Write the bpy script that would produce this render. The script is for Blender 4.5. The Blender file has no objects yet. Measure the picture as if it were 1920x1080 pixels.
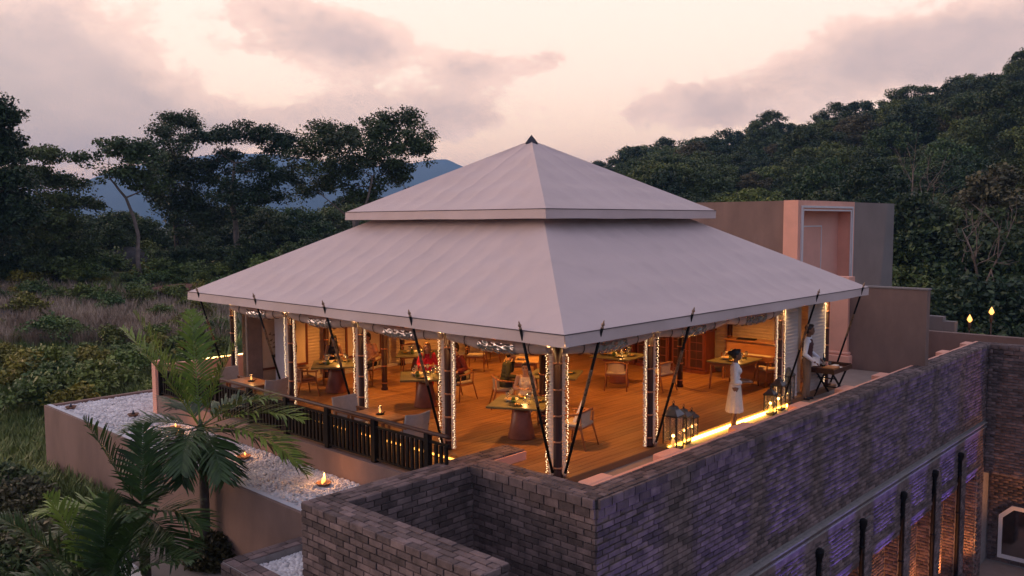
import bpy, math, random
import numpy as np
from mathutils import Vector, Matrix
PI = math.pi
sc = bpy.context.scene
col = sc.collection
rng = np.random.default_rng(7)
random.seed(7)

# ---------------------------------------------------------------- camera
F_PX, PITCH, ROLL, YAW = 1573.9, 0.0787, -0.0046, 0.7564
CAM = np.array([-10.5088, -8.8857, 4.275])
_fh = np.array([math.cos(YAW), math.sin(YAW), 0]); _r = np.array([math.sin(YAW), -math.cos(YAW), 0]); _up = np.array([0, 0, 1.])
FW = _fh * math.cos(PITCH) - _up * math.sin(PITCH)
_cu = _fh * math.sin(PITCH) + _up * math.cos(PITCH)
RT = _r * math.cos(ROLL) + _cu * math.sin(ROLL)
UPV = -_r * math.sin(ROLL) + _cu * math.cos(ROLL)
cd = bpy.data.cameras.new('camera'); cam = bpy.data.objects.new('camera', cd); col.objects.link(cam)
cd.sensor_width = 36; cd.lens = F_PX / 1920 * 36; cd.clip_start = .1; cd.clip_end = 20000
m = Matrix.Identity(4)
for i in range(3):
    m[i][0] = RT[i]; m[i][1] = UPV[i]; m[i][2] = -FW[i]; m[i][3] = CAM[i]
cam.matrix_world = m
sc.camera = cam
def ray(x, y): return FW + RT * (x - 960) / F_PX + UPV * (540 - y) / F_PX
def at_x(x, y, X): d = ray(x, y); return CAM + d * ((X - CAM[0]) / d[0])
def at_y(x, y, Y): d = ray(x, y); return CAM + d * ((Y - CAM[1]) / d[1])
def at_z(x, y, Z): d = ray(x, y); return CAM + d * ((Z - CAM[2]) / d[2])
def at_d(x, y, D): d = ray(x, y); return CAM + d * (D / math.hypot(d[0], d[1]))

# ---------------------------------------------------------------- colour management
sc.view_settings.view_transform = 'Standard'; sc.view_settings.look = 'None'
sc.view_settings.exposure = EXPO = 0.0
sc.view_settings.gamma = 1
sc.view_settings.use_curve_mapping = False

# ---------------------------------------------------------------- sky
class NT:
    def __init__(s, tree): s.t = tree; s.n = tree.nodes; s.l = tree.links
    def node(s, typ, **kw):
        nd = s.n.new(typ)
        for k, v in kw.items(): setattr(nd, k, v)
        return nd
    def link(s, a, b): s.l.new(a, b)
    def math(s, op, a, b=None, c=None):
        nd = s.n.new('ShaderNodeMath'); nd.operation = op
        for i, v in enumerate((a, b, c)):
            if v is None: continue
            if isinstance(v, (int, float)): nd.inputs[i].default_value = v
            else: s.l.new(v, nd.inputs[i])
        return nd.outputs[0]
    def mix(s, fac, a, b, mode='MIX'):
        nd = s.n.new('ShaderNodeMix'); nd.data_type = 'RGBA'; nd.blend_type = mode
        for sock, v in ((nd.inputs[0], fac), (nd.inputs[6], a), (nd.inputs[7], b)):
            if isinstance(v, (int, float)): sock.default_value = v
            elif isinstance(v, (tuple, list)): sock.default_value = (*v[:3], 1)
            else: s.l.new(v, sock)
        return nd.outputs[2]
    def ramp(s, fac, stops, interp='LINEAR'):
        nd = s.n.new('ShaderNodeValToRGB'); cr = nd.color_ramp; cr.interpolation = interp
        while len(cr.elements) < len(stops): cr.elements.new(.5)
        for e, (p, c) in zip(cr.elements, stops): e.position = p; e.color = (*c[:3], 1)
        s.l.new(fac, nd.inputs[0]); return nd.outputs[0]

world = bpy.data.worlds.new('World'); sc.world = world; world.use_nodes = True
W = NT(world.node_tree); W.n.clear()
SUN_AZ = math.radians(128); SUN_EL = math.radians(9)      # afterglow low over the left-hand hills
sky = W.node('ShaderNodeTexSky', sky_type='NISHITA', sun_disc=False)
sky.sun_elevation = SUN_EL; sky.sun_rotation = PI / 2 - SUN_AZ; sky.altitude = 50; sky.air_density = 1.2; sky.dust_density = 2.5
tc = W.node('ShaderNodeTexCoord'); sep = W.node('ShaderNodeSeparateXYZ'); W.link(tc.outputs['Generated'], sep.inputs[0])
zc = W.math('MAXIMUM', sep.outputs[2], 0.0)
el = W.math('ARCSINE', sep.outputs[2]); az = W.math('ARCTAN2', sep.outputs[1], sep.outputs[0])
warm_ = W.ramp(zc, [(0, (2.2, 1.10, .62)), (.05, (1.95, 1.12, .68)), (.10, (1.68, 1.08, .73)), (.16, (1.48, 1.06, .80)), (.26, (1.32, 1.02, .83)), (.5, (.86, .65, .62)), (1, (.40, .37, .50))])
cool_ = W.ramp(zc, [(0, (.48, .40, .50)), (.10, (.50, .44, .58)), (.3, (.44, .43, .62)), (1, (.40, .37, .50))])
glow = W.math('ADD', W.math('MULTIPLY', W.math('COSINE', W.math('SUBTRACT', az, math.radians(75))), .62), .45)   # afterglow side of the sky
gcl = W.node('ShaderNodeMapRange'); gcl.interpolation_type = 'SMOOTHSTEP'; W.link(glow, gcl.inputs[0]); gcl.inputs[1].default_value = 0; gcl.inputs[2].default_value = .9
grad = W.mix(gcl.outputs[0], cool_, warm_)
# clouds: broad banks, broken up by noise, going on all round the sky
cmb = W.node('ShaderNodeCombineXYZ'); W.link(W.math('MULTIPLY', az, 4.2), cmb.inputs[0]); W.link(W.math('MULTIPLY', el, 6.5), cmb.inputs[1])
def wnoise(scale, det, rough, w):
    nz = W.node('ShaderNodeTexNoise'); nz.noise_dimensions = '4D'; W.link(cmb.outputs[0], nz.inputs['Vector'])
    nz.inputs['W'].default_value = w; nz.inputs['Scale'].default_value = scale; nz.inputs['Detail'].default_value = det; nz.inputs['Roughness'].default_value = rough
    return nz.outputs[0]
n1 = wnoise(1.7, 10, .55, 1.3); n2 = wnoise(5.0, 9, .58, 4.1)
banks = None
def azel(x, y):
    d = ray(x, y); d = d / np.linalg.norm(d); return math.atan2(d[1], d[0]), math.asin(d[2])
for (x, y, wx, wy, s) in ((40, 110, 210, 150, .52), (130, 215, 330, 60, .36), (560, 35, 170, 60, .40), (650, 95, 110, 38, .26), (905, 125, 110, 38, .32), (800, 210, 200, 50, .34),
                          (1700, 110, 240, 65, .42), (1330, 205, 200, 55, .34), (1870, 30, 180, 90, .34), (1050, 105, 60, 30, .26), (300, 250, 300, 40, .26)):
    a0, e0 = azel(x, y)
    du = W.math('DIVIDE', W.math('SUBTRACT', az, a0), wx / F_PX); dv = W.math('DIVIDE', W.math('SUBTRACT', el, e0), wy / F_PX)
    g = W.math('MULTIPLY', W.math('EXPONENT', W.math('MULTIPLY', W.math('ADD', W.math('MULTIPLY', du, du), W.math('MULTIPLY', dv, dv)), -1.0)), s)
    banks = g if banks is None else W.math('ADD', banks, g)
n3 = wnoise(13, 6, .6, 2.2)
dens = W.math('ADD', W.math('ADD', W.math('ADD', W.math('MULTIPLY', n1, .60), W.math('MULTIPLY', n3, .20)), W.math('MULTIPLY', n2, .38)), W.math('SUBTRACT', banks, .76))
cm = W.node('ShaderNodeMapRange'); cm.interpolation_type = 'SMOOTHSTEP'; W.link(dens, cm.inputs[0]); cm.inputs[1].default_value = .0; cm.inputs[2].default_value = .095
lit = W.node('ShaderNodeMapRange'); W.link(n2, lit.inputs[0]); lit.inputs[1].default_value = .3; lit.inputs[2].default_value = .75
core = W.node('ShaderNodeMapRange'); core.interpolation_type = 'SMOOTHSTEP'; W.link(W.math('ADD', dens, W.math('MULTIPLY', n2, -.25)), core.inputs[0]); core.inputs[1].default_value = -.08; core.inputs[2].default_value = .22
ccol = W.mix(core.outputs[0], W.mix(lit.outputs[0], (1.05, .63, .48), (1.45, .92, .70)), W.mix(lit.outputs[0], (.58, .375, .345), (.80, .50, .43)))
zen = W.node('ShaderNodeMapRange'); W.link(sep.outputs[2], zen.inputs[0]); zen.inputs[1].default_value = .3; zen.inputs[2].default_value = .8
ccol = W.mix(zen.outputs[0], ccol, (.40, .36, .45))
skyc = W.mix(W.math('MULTIPLY', cm.outputs[0], .86), grad, ccol)
# below the horizon: dusk ground tone
lo = W.node('ShaderNodeMapRange'); W.link(sep.outputs[2], lo.inputs[0]); lo.inputs[1].default_value = -.02; lo.inputs[2].default_value = .0
skyc = W.mix(lo.outputs[0], (.10, .09, .09), skyc)
bg1 = W.node('ShaderNodeBackground'); W.link(skyc, bg1.inputs[0]); bg1.inputs[1].default_value = SKY_S = 1.08
bg2 = W.node('ShaderNodeBackground'); W.link(sky.outputs[0], bg2.inputs[0]); bg2.inputs[1].default_value = 0.05
ads = W.node('ShaderNodeAddShader'); W.link(bg1.outputs[0], ads.inputs[0]); W.link(bg2.outputs[0], ads.inputs[1])
wo = W.node('ShaderNodeOutputWorld'); W.link(ads.outputs[0], wo.inputs[0])

# ---------------------------------------------------------------- sun (afterglow: weak, soft, pink)
sl = bpy.data.lights.new('sun', 'SUN'); sl.energy = 1.5; sl.angle = math.radians(25); sl.color = (1, .62, .52)
so = bpy.data.objects.new('sun', sl); col.objects.link(so)
sd = Vector((math.cos(SUN_EL) * math.cos(SUN_AZ), math.cos(SUN_EL) * math.sin(SUN_AZ), math.sin(SUN_EL)))
so.rotation_euler = sd.to_track_quat('Z', 'Y').to_euler()

# ---------------------------------------------------------------- helpers: materials
MATS = {}
def pm(name, c, c2=None, rough=.6, scale=6, var=.18, bump=0., bscale=None, metal=0., rnd=0., emit=None, es=0., world=False, trans=0., alpha=1., stretch=None, coat=0., ior=1.45, detail=5, spec=None):
    if name in MATS: return MATS[name]
    mt = bpy.data.materials.new(name); mt.use_nodes = True; N = NT(mt.node_tree); b = N.n['Principled BSDF']
    if world: src = N.node('ShaderNodeNewGeometry').outputs['Position']
    else: src = N.node('ShaderNodeTexCoord').outputs['Object']
    if stretch:
        mp = N.node('ShaderNodeMapping'); mp.inputs['Scale'].default_value = stretch; N.link(src, mp.inputs[0]); src = mp.outputs[0]
    nz = N.node('ShaderNodeTexNoise'); N.link(src, nz.inputs['Vector']); nz.inputs['Scale'].default_value = scale; nz.inputs['Detail'].default_value = detail; nz.inputs['Roughness'].default_value = .62
    mr = N.node('ShaderNodeMapRange'); N.link(nz.outputs[0], mr.inputs[0]); mr.inputs[1].default_value = .3; mr.inputs[2].default_value = .7
    ca = tuple(max(0, v * (1 - var)) for v in c); cb = c2 if c2 else tuple(min(1, v * (1 + var)) for v in c)
    cc = N.mix(mr.outputs[0], ca, cb)
    if rnd:
        a = N.node('ShaderNodeObjectInfo').outputs['Random']; g = N.node('ShaderNodeNewGeometry').outputs['Random Per Island']
        fr = N.math('FRACT', N.math('ADD', a, g)); k = N.math('ADD', N.math('MULTIPLY', fr, 2 * rnd), 1 - rnd)
        cmb = N.node('ShaderNodeCombineXYZ')
        for i in range(3): N.link(k, cmb.inputs[i])
        cc = N.mix(1.0, cc, cmb.outputs[0], 'MULTIPLY')
    N.link(cc, b.inputs['Base Color'])
    b.inputs['Roughness'].default_value = rough; b.inputs['Metallic'].default_value = metal; b.inputs['IOR'].default_value = ior
    b.inputs['Transmission Weight'].default_value = trans; b.inputs['Alpha'].default_value = alpha
    if coat: b.inputs['Coat Weight'].default_value = coat; b.inputs['Coat Roughness'].default_value = .15
    if spec is not None: b.inputs['Specular IOR Level'].default_value = spec
    if bump:
        n3 = N.node('ShaderNodeTexNoise'); N.link(src, n3.inputs['Vector']); n3.inputs['Scale'].default_value = bscale or scale * 4; n3.inputs['Detail'].default_value = 6
        bp = N.node('ShaderNodeBump'); bp.inputs['Strength'].default_value = bump; bp.inputs['Distance'].default_value = .02
        N.link(n3.outputs[0], bp.inputs['Height']); N.link(bp.outputs[0], b.inputs['Normal'])
    if emit: b.inputs['Emission Color'].default_value = (*emit, 1); b.inputs['Emission Strength'].default_value = es
    MATS[name] = mt; return mt

def leafmat(name, c, c2, rnd=.35):
    if name in MATS: return MATS[name]
    mt = pm(name, c, c2, rough=.55, scale=.35, rnd=rnd, world=True)
    N = NT(mt.node_tree); b = N.n['Principled BSDF']; src = b.inputs['Base Color'].links[0].from_socket          # each tree its own tint
    tint = N.ramp(N.node('ShaderNodeObjectInfo').outputs['Random'], [(0, (.62, .80, .66)), (.35, (1, 1, 1)), (.7, (1.25, 1.12, .80)), (1, (.80, 1.0, .95))])
    N.link(N.mix(1.0, src, tint, 'MULTIPLY'), b.inputs['Base Color']); return mt

# ---------------------------------------------------------------- helpers: mesh building
class MB:
    def __init__(s): s.v = []; s.f = []
    def add(s, vs, fs):
        o = len(s.v); s.v += [tuple(v) for v in vs]; s.f += [tuple(i + o for i in f) for f in fs]; return s
    def box(s, x0, y0, z0, x1, y1, z1):
        x0, x1 = min(x0, x1), max(x0, x1); y0, y1 = min(y0, y1), max(y0, y1); z0, z1 = min(z0, z1), max(z0, z1)
        return s.add([(x0, y0, z0), (x1, y0, z0), (x1, y1, z0), (x0, y1, z0), (x0, y0, z1), (x1, y0, z1), (x1, y1, z1), (x0, y1, z1)],
                     [(0, 3, 2, 1), (4, 5, 6, 7), (0, 1, 5, 4), (1, 2, 6, 5), (2, 3, 7, 6), (3, 0, 4, 7)])
    def cbox(s, cx, cy, cz, w, d, h, b=.01):            # box with chamfered top and vertical edges (rounded look)
        x, y, z = w / 2, d / 2, h / 2; vs = []; fs = []
        prof = [(-z, b), (-z + b, 0), (z - b, 0), (z, b)]
        for zz, ins in prof:
            xx, yy = x - ins, y - ins
            vs += [(cx - xx + b, cy - yy, cz + zz), (cx + xx - b, cy - yy, cz + zz), (cx + xx, cy - yy + b, cz + zz), (cx + xx, cy + yy - b, cz + zz),
                   (cx + xx - b, cy + yy, cz + zz), (cx - xx + b, cy + yy, cz + zz), (cx - xx, cy + yy - b, cz + zz), (cx - xx, cy - yy + b, cz + zz)]
        for k in range(3):
            for i in range(8):
                j = (i + 1) % 8; fs.append((k * 8 + i, k * 8 + j, k * 8 + 8 + j, k * 8 + 8 + i))
        fs.append(tuple(range(7, -1, -1))); fs.append(tuple(range(24, 32)))
        return s.add(vs, fs)
    def lathe(s, prof, n=16, c=(0, 0, 0), close=True):
        vs = []; fs = []
        for r, z in prof:
            for i in range(n):
                a = 2 * PI * i / n; vs.append((c[0] + r * math.cos(a), c[1] + r * math.sin(a), c[2] + z))
        for k in range(len(prof) - 1):
            for i in range(n):
                j = (i + 1) % n; fs.append((k * n + i, k * n + j, (k + 1) * n + j, (k + 1) * n + i))
        if close:
            fs.append(tuple(range(n - 1, -1, -1))); o = (len(prof) - 1) * n; fs.append(tuple(range(o, o + n)))
        return s.add(vs, fs)
    def tube(s, pts, rad, n=8, cap=True):
        P = [Vector(p) for p in pts]; R = rad if isinstance(rad, (list, tuple)) else [rad] * len(P)
        vs = []; fs = []; pu = None
        for i, p in enumerate(P):
            t = (P[min(i + 1, len(P) - 1)] - P[max(i - 1, 0)])
            if t.length < 1e-9: t = Vector((0, 0, 1))
            t.normalize()
            if pu is None:
                u = t.cross(Vector((0, 0, 1)))
                if u.length < 1e-3: u = t.cross(Vector((1, 0, 0)))
            else: u = pu - t * pu.dot(t)
            u.normalize(); pu = u; w = t.cross(u)
            for k in range(n):
                a = 2 * PI * k / n; q = p + (u * math.cos(a) + w * math.sin(a)) * R[i]; vs.append(tuple(q))
        for i in range(len(P) - 1):
            for k in range(n):
                j = (k + 1) % n; fs.append((i * n + k, i * n + j, (i + 1) * n + j, (i + 1) * n + k))
        if cap: fs.append(tuple(range(n - 1, -1, -1))); o = (len(P) - 1) * n; fs.append(tuple(range(o, o + n)))
        return s.add(vs, fs)
    def bar(s, a, b, w, h=None):                       # straight square bar a->b
        a = Vector(a); b = Vector(b); t = (b - a).normalized(); up = Vector((0, 0, 1))
        if abs(t.z) > .99: up = Vector((1, 0, 0))
        u = t.cross(up).normalized() * w / 2; v = u.cross(t).normalized() * (h or w) / 2
        vs = [a - u - v, a + u - v, a + u + v, a - u + v, b - u - v, b + u - v, b + u + v, b - u + v]
        return s.add(vs, [(0, 3, 2, 1), (4, 5, 6, 7), (0, 1, 5, 4), (1, 2, 6, 5), (2, 3, 7, 6), (3, 0, 4, 7)])
    def grid(s, fn, nu, nv):
        vs = [fn(i / nu, j / nv) for j in range(nv + 1) for i in range(nu + 1)]; fs = []
        for j in range(nv):
            for i in range(nu):
                a = j * (nu + 1) + i; fs.append((a, a + 1, a + nu + 2, a + nu + 1))
        return s.add(vs, fs)
    def ball(s, c, r, n=10, m=7):
        r = r if isinstance(r, (tuple, list)) else (r, r, r)
        vs = [(c[0], c[1], c[2] - r[2])]; fs = []
        for j in range(1, m):
            t = -PI / 2 + PI * j / m
            for i in range(n):
                a = 2 * PI * i / n; vs.append((c[0] + r[0] * math.cos(t) * math.cos(a), c[1] + r[1] * math.cos(t) * math.sin(a), c[2] + r[2] * math.sin(t)))
        vs.append((c[0], c[1], c[2] + r[2]))
        for i in range(n): fs.append((0, 1 + (i + 1) % n, 1 + i))
        for j in range(m - 2):
            for i in range(n):
                k = (i + 1) % n; a = 1 + j * n; fs.append((a + i, a + k, a + n + k, a + n + i))
        a = 1 + (m - 2) * n; e = len(vs) - 1
        for i in range(n): fs.append((a + i, a + (i + 1) % n, e))
        return s.add(vs, fs)
    def build(s, name, mat, parent=None, smooth=False, off=None, kind=None, loc=None):
        me = bpy.data.meshes.new(name); vs = s.v
        if off is not None: vs = [(a - off[0], b - off[1], c - off[2]) for a, b, c in vs]
        me.from_pydata(vs, [], s.f); me.update()
        return link_mesh(name, me, mat, parent, smooth, kind, loc)
def link_mesh(name, me, mat, parent=None, smooth=False, kind=None, loc=None):
    if mat is not None: me.materials.append(mat)
    if smooth: me.polygons.foreach_set('use_smooth', [True] * len(me.polygons))
    o = bpy.data.objects.new(name, me); col.objects.link(o)
    if parent is not None: o.parent = parent
    if loc is not None: o.location = loc
    if kind: o['kind'] = kind
    return o
def np_mesh(name, V, Q):                                # fast mesh from numpy verts and equal-size faces
    V = np.ascontiguousarray(V, dtype=np.float32); Q = np.ascontiguousarray(Q, dtype=np.int32); k = Q.shape[1]
    me = bpy.data.meshes.new(name); me.vertices.add(len(V)); me.vertices.foreach_set('co', V.ravel())
    me.loops.add(Q.size); me.loops.foreach_set('vertex_index', Q.ravel())
    me.polygons.add(len(Q)); me.polygons.foreach_set('loop_start', np.arange(0, Q.size, k, dtype=np.int32))
    try: me.polygons.foreach_set('loop_total', np.full(len(Q), k, dtype=np.int32))
    except Exception: pass
    me.update(calc_edges=True); me.validate(); return me
def thing(name, label, cat, loc=(0, 0, 0), rz=0, group=None):
    o = bpy.data.objects.new(name, None); col.objects.link(o); o.location = loc; o.rotation_euler = (0, 0, rz); o.empty_display_size = .2
    return tag(o, label, cat, group)
def tag(o, label, cat, group=None):
    o['label'] = label; o['category'] = cat
    if group: o['group'] = group
    return o
def struct(o, label=None): 
    o['kind'] = 'structure'
    if label: o['label'] = label
    return o
def kids(o): return [c for c in o.children]
def copy_tree(o, loc=None, rz=None, label=None, scale=None, parent=None):
    c = o.copy(); col.objects.link(c); c.parent = parent
    if loc is not None: c.location = loc
    if rz is not None: c.rotation_euler = (0, 0, rz)
    if scale is not None: c.scale = scale if isinstance(scale, tuple) else (scale,) * 3
    if label: c['label'] = label
    for ch in kids(o): copy_tree(ch, parent=c)
    return c
def lamp(name, kind, energy, color, loc, parent=None, size=.05, spot=None, aim=None, blend=.6):
    ld = bpy.data.lights.new(name, kind); ld.energy = energy; ld.color = color
    if kind in ('POINT', 'SPOT'): ld.shadow_soft_size = size
    if kind == 'SPOT': ld.spot_size = spot; ld.spot_blend = blend
    o = bpy.data.objects.new(name, ld); col.objects.link(o); o.location = loc
    if aim is not None: o.rotation_euler = (-Vector(aim)).to_track_quat('Z', 'Y').to_euler()
    if parent is not None: o.parent = parent
    return o
WARM = (1.0, .40, .085)
# ================================================================ MATERIALS
M = {}
M['brick'] = pm('brick', (.088, .062, .062), (.205, .145, .138), rough=.85, scale=3.5, bump=.6, bscale=40, rnd=.42, world=True, detail=8)
M['mortar'] = pm('mortar', (.27, .245, .235), rough=.95, scale=9, bump=.4, bscale=60, world=True)
M['plaster'] = pm('taupe_plaster', (.225, .145, .12), rough=.9, scale=1.0, var=.22, bump=.2, bscale=40, world=True, detail=9, stretch=(1, 1, .45))
M['plaster2'] = pm('grey_plaster', (.21, .185, .175), rough=.9, scale=.9, var=.10, bump=.1, bscale=50, world=True)
M['cap'] = pm('white_cap', (.50, .53, .58), rough=.6, scale=2, var=.08, bump=.05, world=True)
M['pink'] = pm('pink_plaster', (.80, .40, .29), rough=.85, scale=1.2, var=.10, bump=.1, bscale=45, world=True)
M['pinkd'] = pm('rose_panel', (.74, .38, .29), rough=.7, scale=1.6, var=.07, world=True)
M['white'] = pm('white_paint', (.72, .68, .68), rough=.5, scale=3, var=.05)
M['deck'] = pm('deck_board', (.25, .11, .040), (.36, .175, .062), rough=.42, scale=2.2, bump=.12, bscale=9, rnd=.16, world=True, stretch=(.35, 4, 4), detail=8)
M['fascia'] = pm('deck_fascia', (.20, .10, .045), rough=.5, scale=3, bump=.1, world=True, stretch=(.3, 3, 6))
M['terr'] = pm('terrace_floor', (.30, .235, .20), rough=.7, scale=2, var=.12, bump=.08, world=True)
M['pebble'] = pm('white_pebble', (.62, .60, .62), (.80, .78, .78), rough=.6, scale=3, rnd=.18)
M['pebbed'] = pm('pebble_bed', (.42, .40, .41), rough=.9, scale=30, bump=.6, bscale=60)
M['black'] = pm('black_iron', (.006, .005, .005), rough=.6, scale=12, var=.3, spec=.15)
M['rail'] = pm('brown_rail', (.060, .024, .018), rough=.45, spec=.3, scale=4, var=.25, stretch=(4, .3, 4), world=True)
M['ground'] = None

def smst(t): t = np.clip(t, 0, 1); return t * t * (3 - 2 * t)
def gz(x, y):
    x = np.asarray(x, float); y = np.asarray(y, float)
    left = -6.0 + 3.3 * smst((y + 6) / 19) + 3.8 * smst((y - 13) / 58) - 5 * smst((y - 95) / 150)
    hill = smst((x - 42) / 150) * np.clip(30.5 - .23 * y, 1.5, 60) * (1 - smst((x - 260) / 260) * .8)
    z = left + hill * 1.0 + 5 * smst((x - 30) / 60) * smst((60 - y) / 60)
    z = z + .45 * np.sin(x * .13 + 1.3) * np.sin(y * .11) + .22 * np.sin(x * .37 + y * .29) + 1.2 * np.sin(x * .031 + 2) * np.sin(y * .027 + 1) * smst((np.hypot(x, y) - 50) / 60)
    pit = smst((x + 2.6) / 1.4) * smst((15.2 - y) / 1.4) * smst((46 - x) / 10)
    return z * (1 - pit) + -8.2 * pit

# ---- ground sheet
def spaced(c, n=150, s=.052, k=16): i = np.arange(-n, n + 1); return c + k * np.sinh(i * s) 
gx = spaced(25, 105, .06, 17); gy = spaced(45, 105, .06, 17)
GX, GY = np.meshgrid(gx, gy); GZ = gz(GX, GY)
V = np.stack([GX, GY, GZ], -1).reshape(-1, 3); nx = len(gx)
ii = (np.arange(len(gy) - 1)[:, None] * nx + np.arange(nx - 1)[None]).ravel(); Q = np.stack([ii, ii + 1, ii + nx + 1, ii + nx], 1)
gm = bpy.data.materials.new('meadow_ground'); gm.use_nodes = True; N = NT(gm.node_tree); b = N.n['Principled BSDF']
pos = N.node('ShaderNodeNewGeometry').outputs['Position']
def gn(s, d=6):
    z = N.node('ShaderNodeTexNoise'); N.link(pos, z.inputs['Vector']); z.inputs['Scale'].default_value = s; z.inputs['Detail'].default_value = d; return z.outputs[0]
c1 = N.ramp(gn(.09), [(.35, (.07, .105, .028)), (.52, (.13, .15, .05)), (.64, (.26, .20, .13))])
c2 = N.ramp(gn(.9, 8), [(.3, (.020, .026, .010)), (.6, (.09, .08, .04))])
cc = N.mix(.45, c1, c2)
soil = N.node('ShaderNodeMapRange'); N.link(gn(.05), soil.inputs[0]); soil.inputs[1].default_value = .62; soil.inputs[2].default_value = .68
cc = N.mix(soil.outputs[0], cc, (.16, .07, .04))
N.link(cc, b.inputs['Base Color']); b.inputs['Roughness'].default_value = .95
bp = N.node('ShaderNodeBump'); bp.inputs['Strength'].default_value = .9; bp.inputs['Distance'].default_value = .3; N.link(gn(2.2, 8), bp.inputs['Height']); N.link(bp.outputs[0], b.inputs['Normal'])
M['ground'] = gm
struct(link_mesh('ground', np_mesh('ground', V, Q), gm, smooth=True))

# ---- far mountains
sky_pts = [(-700, 380), (-400, 395), (-150, 420), (0, 408), (60, 385), (130, 352), (185, 330), (250, 312), (330, 300), (420, 287), (520, 290), (600, 302), (690, 312), (770, 306), (815, 299), (838, 298), (868, 312), (920, 335), (1000, 362), (1100, 380), (1300, 385), (1600, 390), (2000, 395), (2600, 400)]
def mountain(name, D, pts, amp, seed, depth):
    r = np.random.default_rng(seed); xs = np.linspace(pts[0][0], pts[-1][0], 420); ys = np.interp(xs, [p[0] for p in pts], [p[1] for p in pts])
    k = sum(np.interp(xs, np.linspace(xs[0], xs[-1], n), r.normal(0, amp / n ** .5 * 3, n)) for n in (40, 90, 200))
    rows = []; nr = 18
    for j in range(nr + 1):
        t = j / nr; row = []
        for x, y, kk in zip(xs, ys, k):
            p = at_d(x, y + kk * .2, D); h = p[2] + 10; d0 = (p - CAM); q = CAM + d0 * (1 - depth * (1 - t))
            hh = h * t ** .75 * (1 + .10 * math.sin(x * .05 + t * 7) * (1 - t) * 2) - 10
            row.append((q[0], q[1], hh))
        rows.append(row)
    V = np.array(rows).reshape(-1, 3); n = len(xs); ii = (np.arange(nr)[:, None] * n + np.arange(n - 1)[None]).ravel()
    return struct(link_mesh(name, np_mesh(name, V, np.stack([ii, ii + 1, ii + n + 1, ii + n], 1)), M['mount'], smooth=True))
M['mount'] = pm('forested_mountain', (.04, .055, .05), (.06, .08, .075), rough=.95, scale=.01, world=True, detail=8)
mountain('mountain', 3200, sky_pts, 3.5, 3, .35)

# ================================================================ BRICKWORK
BV = []                                                 # brick variants: 12 verts, unit box, chamfered front (axes u, v, n)
for s in range(6):
    r = np.random.default_rng(40 + s); j = lambda a: r.normal(0, a, (4, 2))
    q = np.array([(-.5, -.5), (.5, -.5), (.5, .5), (-.5, .5)])
    a = np.c_[q, np.full(4, -.6)]; m2 = np.c_[q + j(.006), np.full(4, .80)]; f = np.c_[q * np.array([.965, .88]) + j(.01), 1 + r.normal(0, .05, 4)]
    BV.append(np.r_[a, m2, f])
BF = [(0, 1, 5, 4), (1, 2, 6, 5), (2, 3, 7, 6), (3, 0, 4, 7), (4, 5, 9, 8), (5, 6, 10, 9), (6, 7, 11, 10), (7, 4, 8, 11), (8, 9, 10, 11)]
BMESH = []
for s, v in enumerate(BV):
    me = bpy.data.meshes.new('brick'); me.from_pydata([tuple(p) for p in v], [], BF); me.materials.append(M['brick']); BMESH.append(me)
def project(Pt):
    v = np.asarray(Pt) - CAM; z = v @ FW; return 960 + F_PX * (v @ RT) / z, 540 - F_PX * (v @ UPV) / z, z
def bricks(parent, O, u, v, n, length, rows, L=.30, j=.017, nmax=300, seed=0, depth=.03, skip=None):
    """courses of bricks: O lower-left corner, u along, v up the face, n outward; rows = [(v0, height, proud)]"""
    r = np.random.default_rng(seed); O, u, v, n = (np.array(a, float) for a in (O, u, v, n)); off = np.array(parent.location)
    items = []
    for k, (v0, h, proud) in enumerate(rows):
        x = -(L / 2 if k % 2 else 0) + r.normal(0, .01)
        while x < length - .02:
            a = max(x, 0); bb = min(x + L, length); x += L
            if bb - a < .04: continue
            if skip and skip((a + bb) / 2, v0 + h / 2): continue
            c = O + u * (a + bb) / 2 + v * (v0 + h / 2) + n * (proud + r.normal(0, .003))
            items.append((c, bb - a - j, h - j, r.integers(6), r.normal(0, .006)))
    sc_ = []
    for i, it in enumerate(items):
        px, py, z = project(it[0]); sc_.append(z if (-20 < px < 1940 and -20 < py < 1100 and z > 0) else 1e6 + i)
    order = np.argsort(sc_); ind = [i for i in order[:nmax] if sc_[i] < 1e6]; rest = [i for i in range(len(items)) if i not in set(ind)]
    R = Matrix(((u[0], v[0], n[0]), (u[1], v[1], n[1]), (u[2], v[2], n[2])))
    for i in ind:
        c, l, h, s, tw = items[i]; o = bpy.data.objects.new('brick', BMESH[s]); col.objects.link(o); o.parent = parent
        mw = (R @ Matrix.Rotation(tw, 3, 'Z')).to_4x4(); mw.translation = Vector(c - off)
        o.matrix_basis = mw @ Matrix.Diagonal((l, h, depth, 1))
    if rest:
        VV = []; QQ = []; B = np.stack([u, v, n]); base = np.array(BF)
        for k, i in enumerate(rest):
            c, l, h, s, tw = items[i]; VV.append((BV[s] * np.array([l, h, depth])) @ B + c - off); QQ.append(base + 12 * k)
        o = link_mesh('brick_courses', np_mesh('brick_courses', np.concatenate(VV), np.concatenate(QQ)), M['brick'], parent, kind='stuff')
ZT = .184
CAPL = .30
def courses(ztop, zbot, h=.10, first=((.155, .060), (.155, .030))):
    rows = []; z = ztop
    for hh, pr in first: rows.append((z - hh, hh, pr)); z -= hh
    while z - h > zbot: rows.append((z - h, h, 0)); z -= h
    return rows
CAPROW = [(0, .125, 0), (.125, .12, 0), (.245, .12, 0), (.365, .12, 0)]

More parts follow.
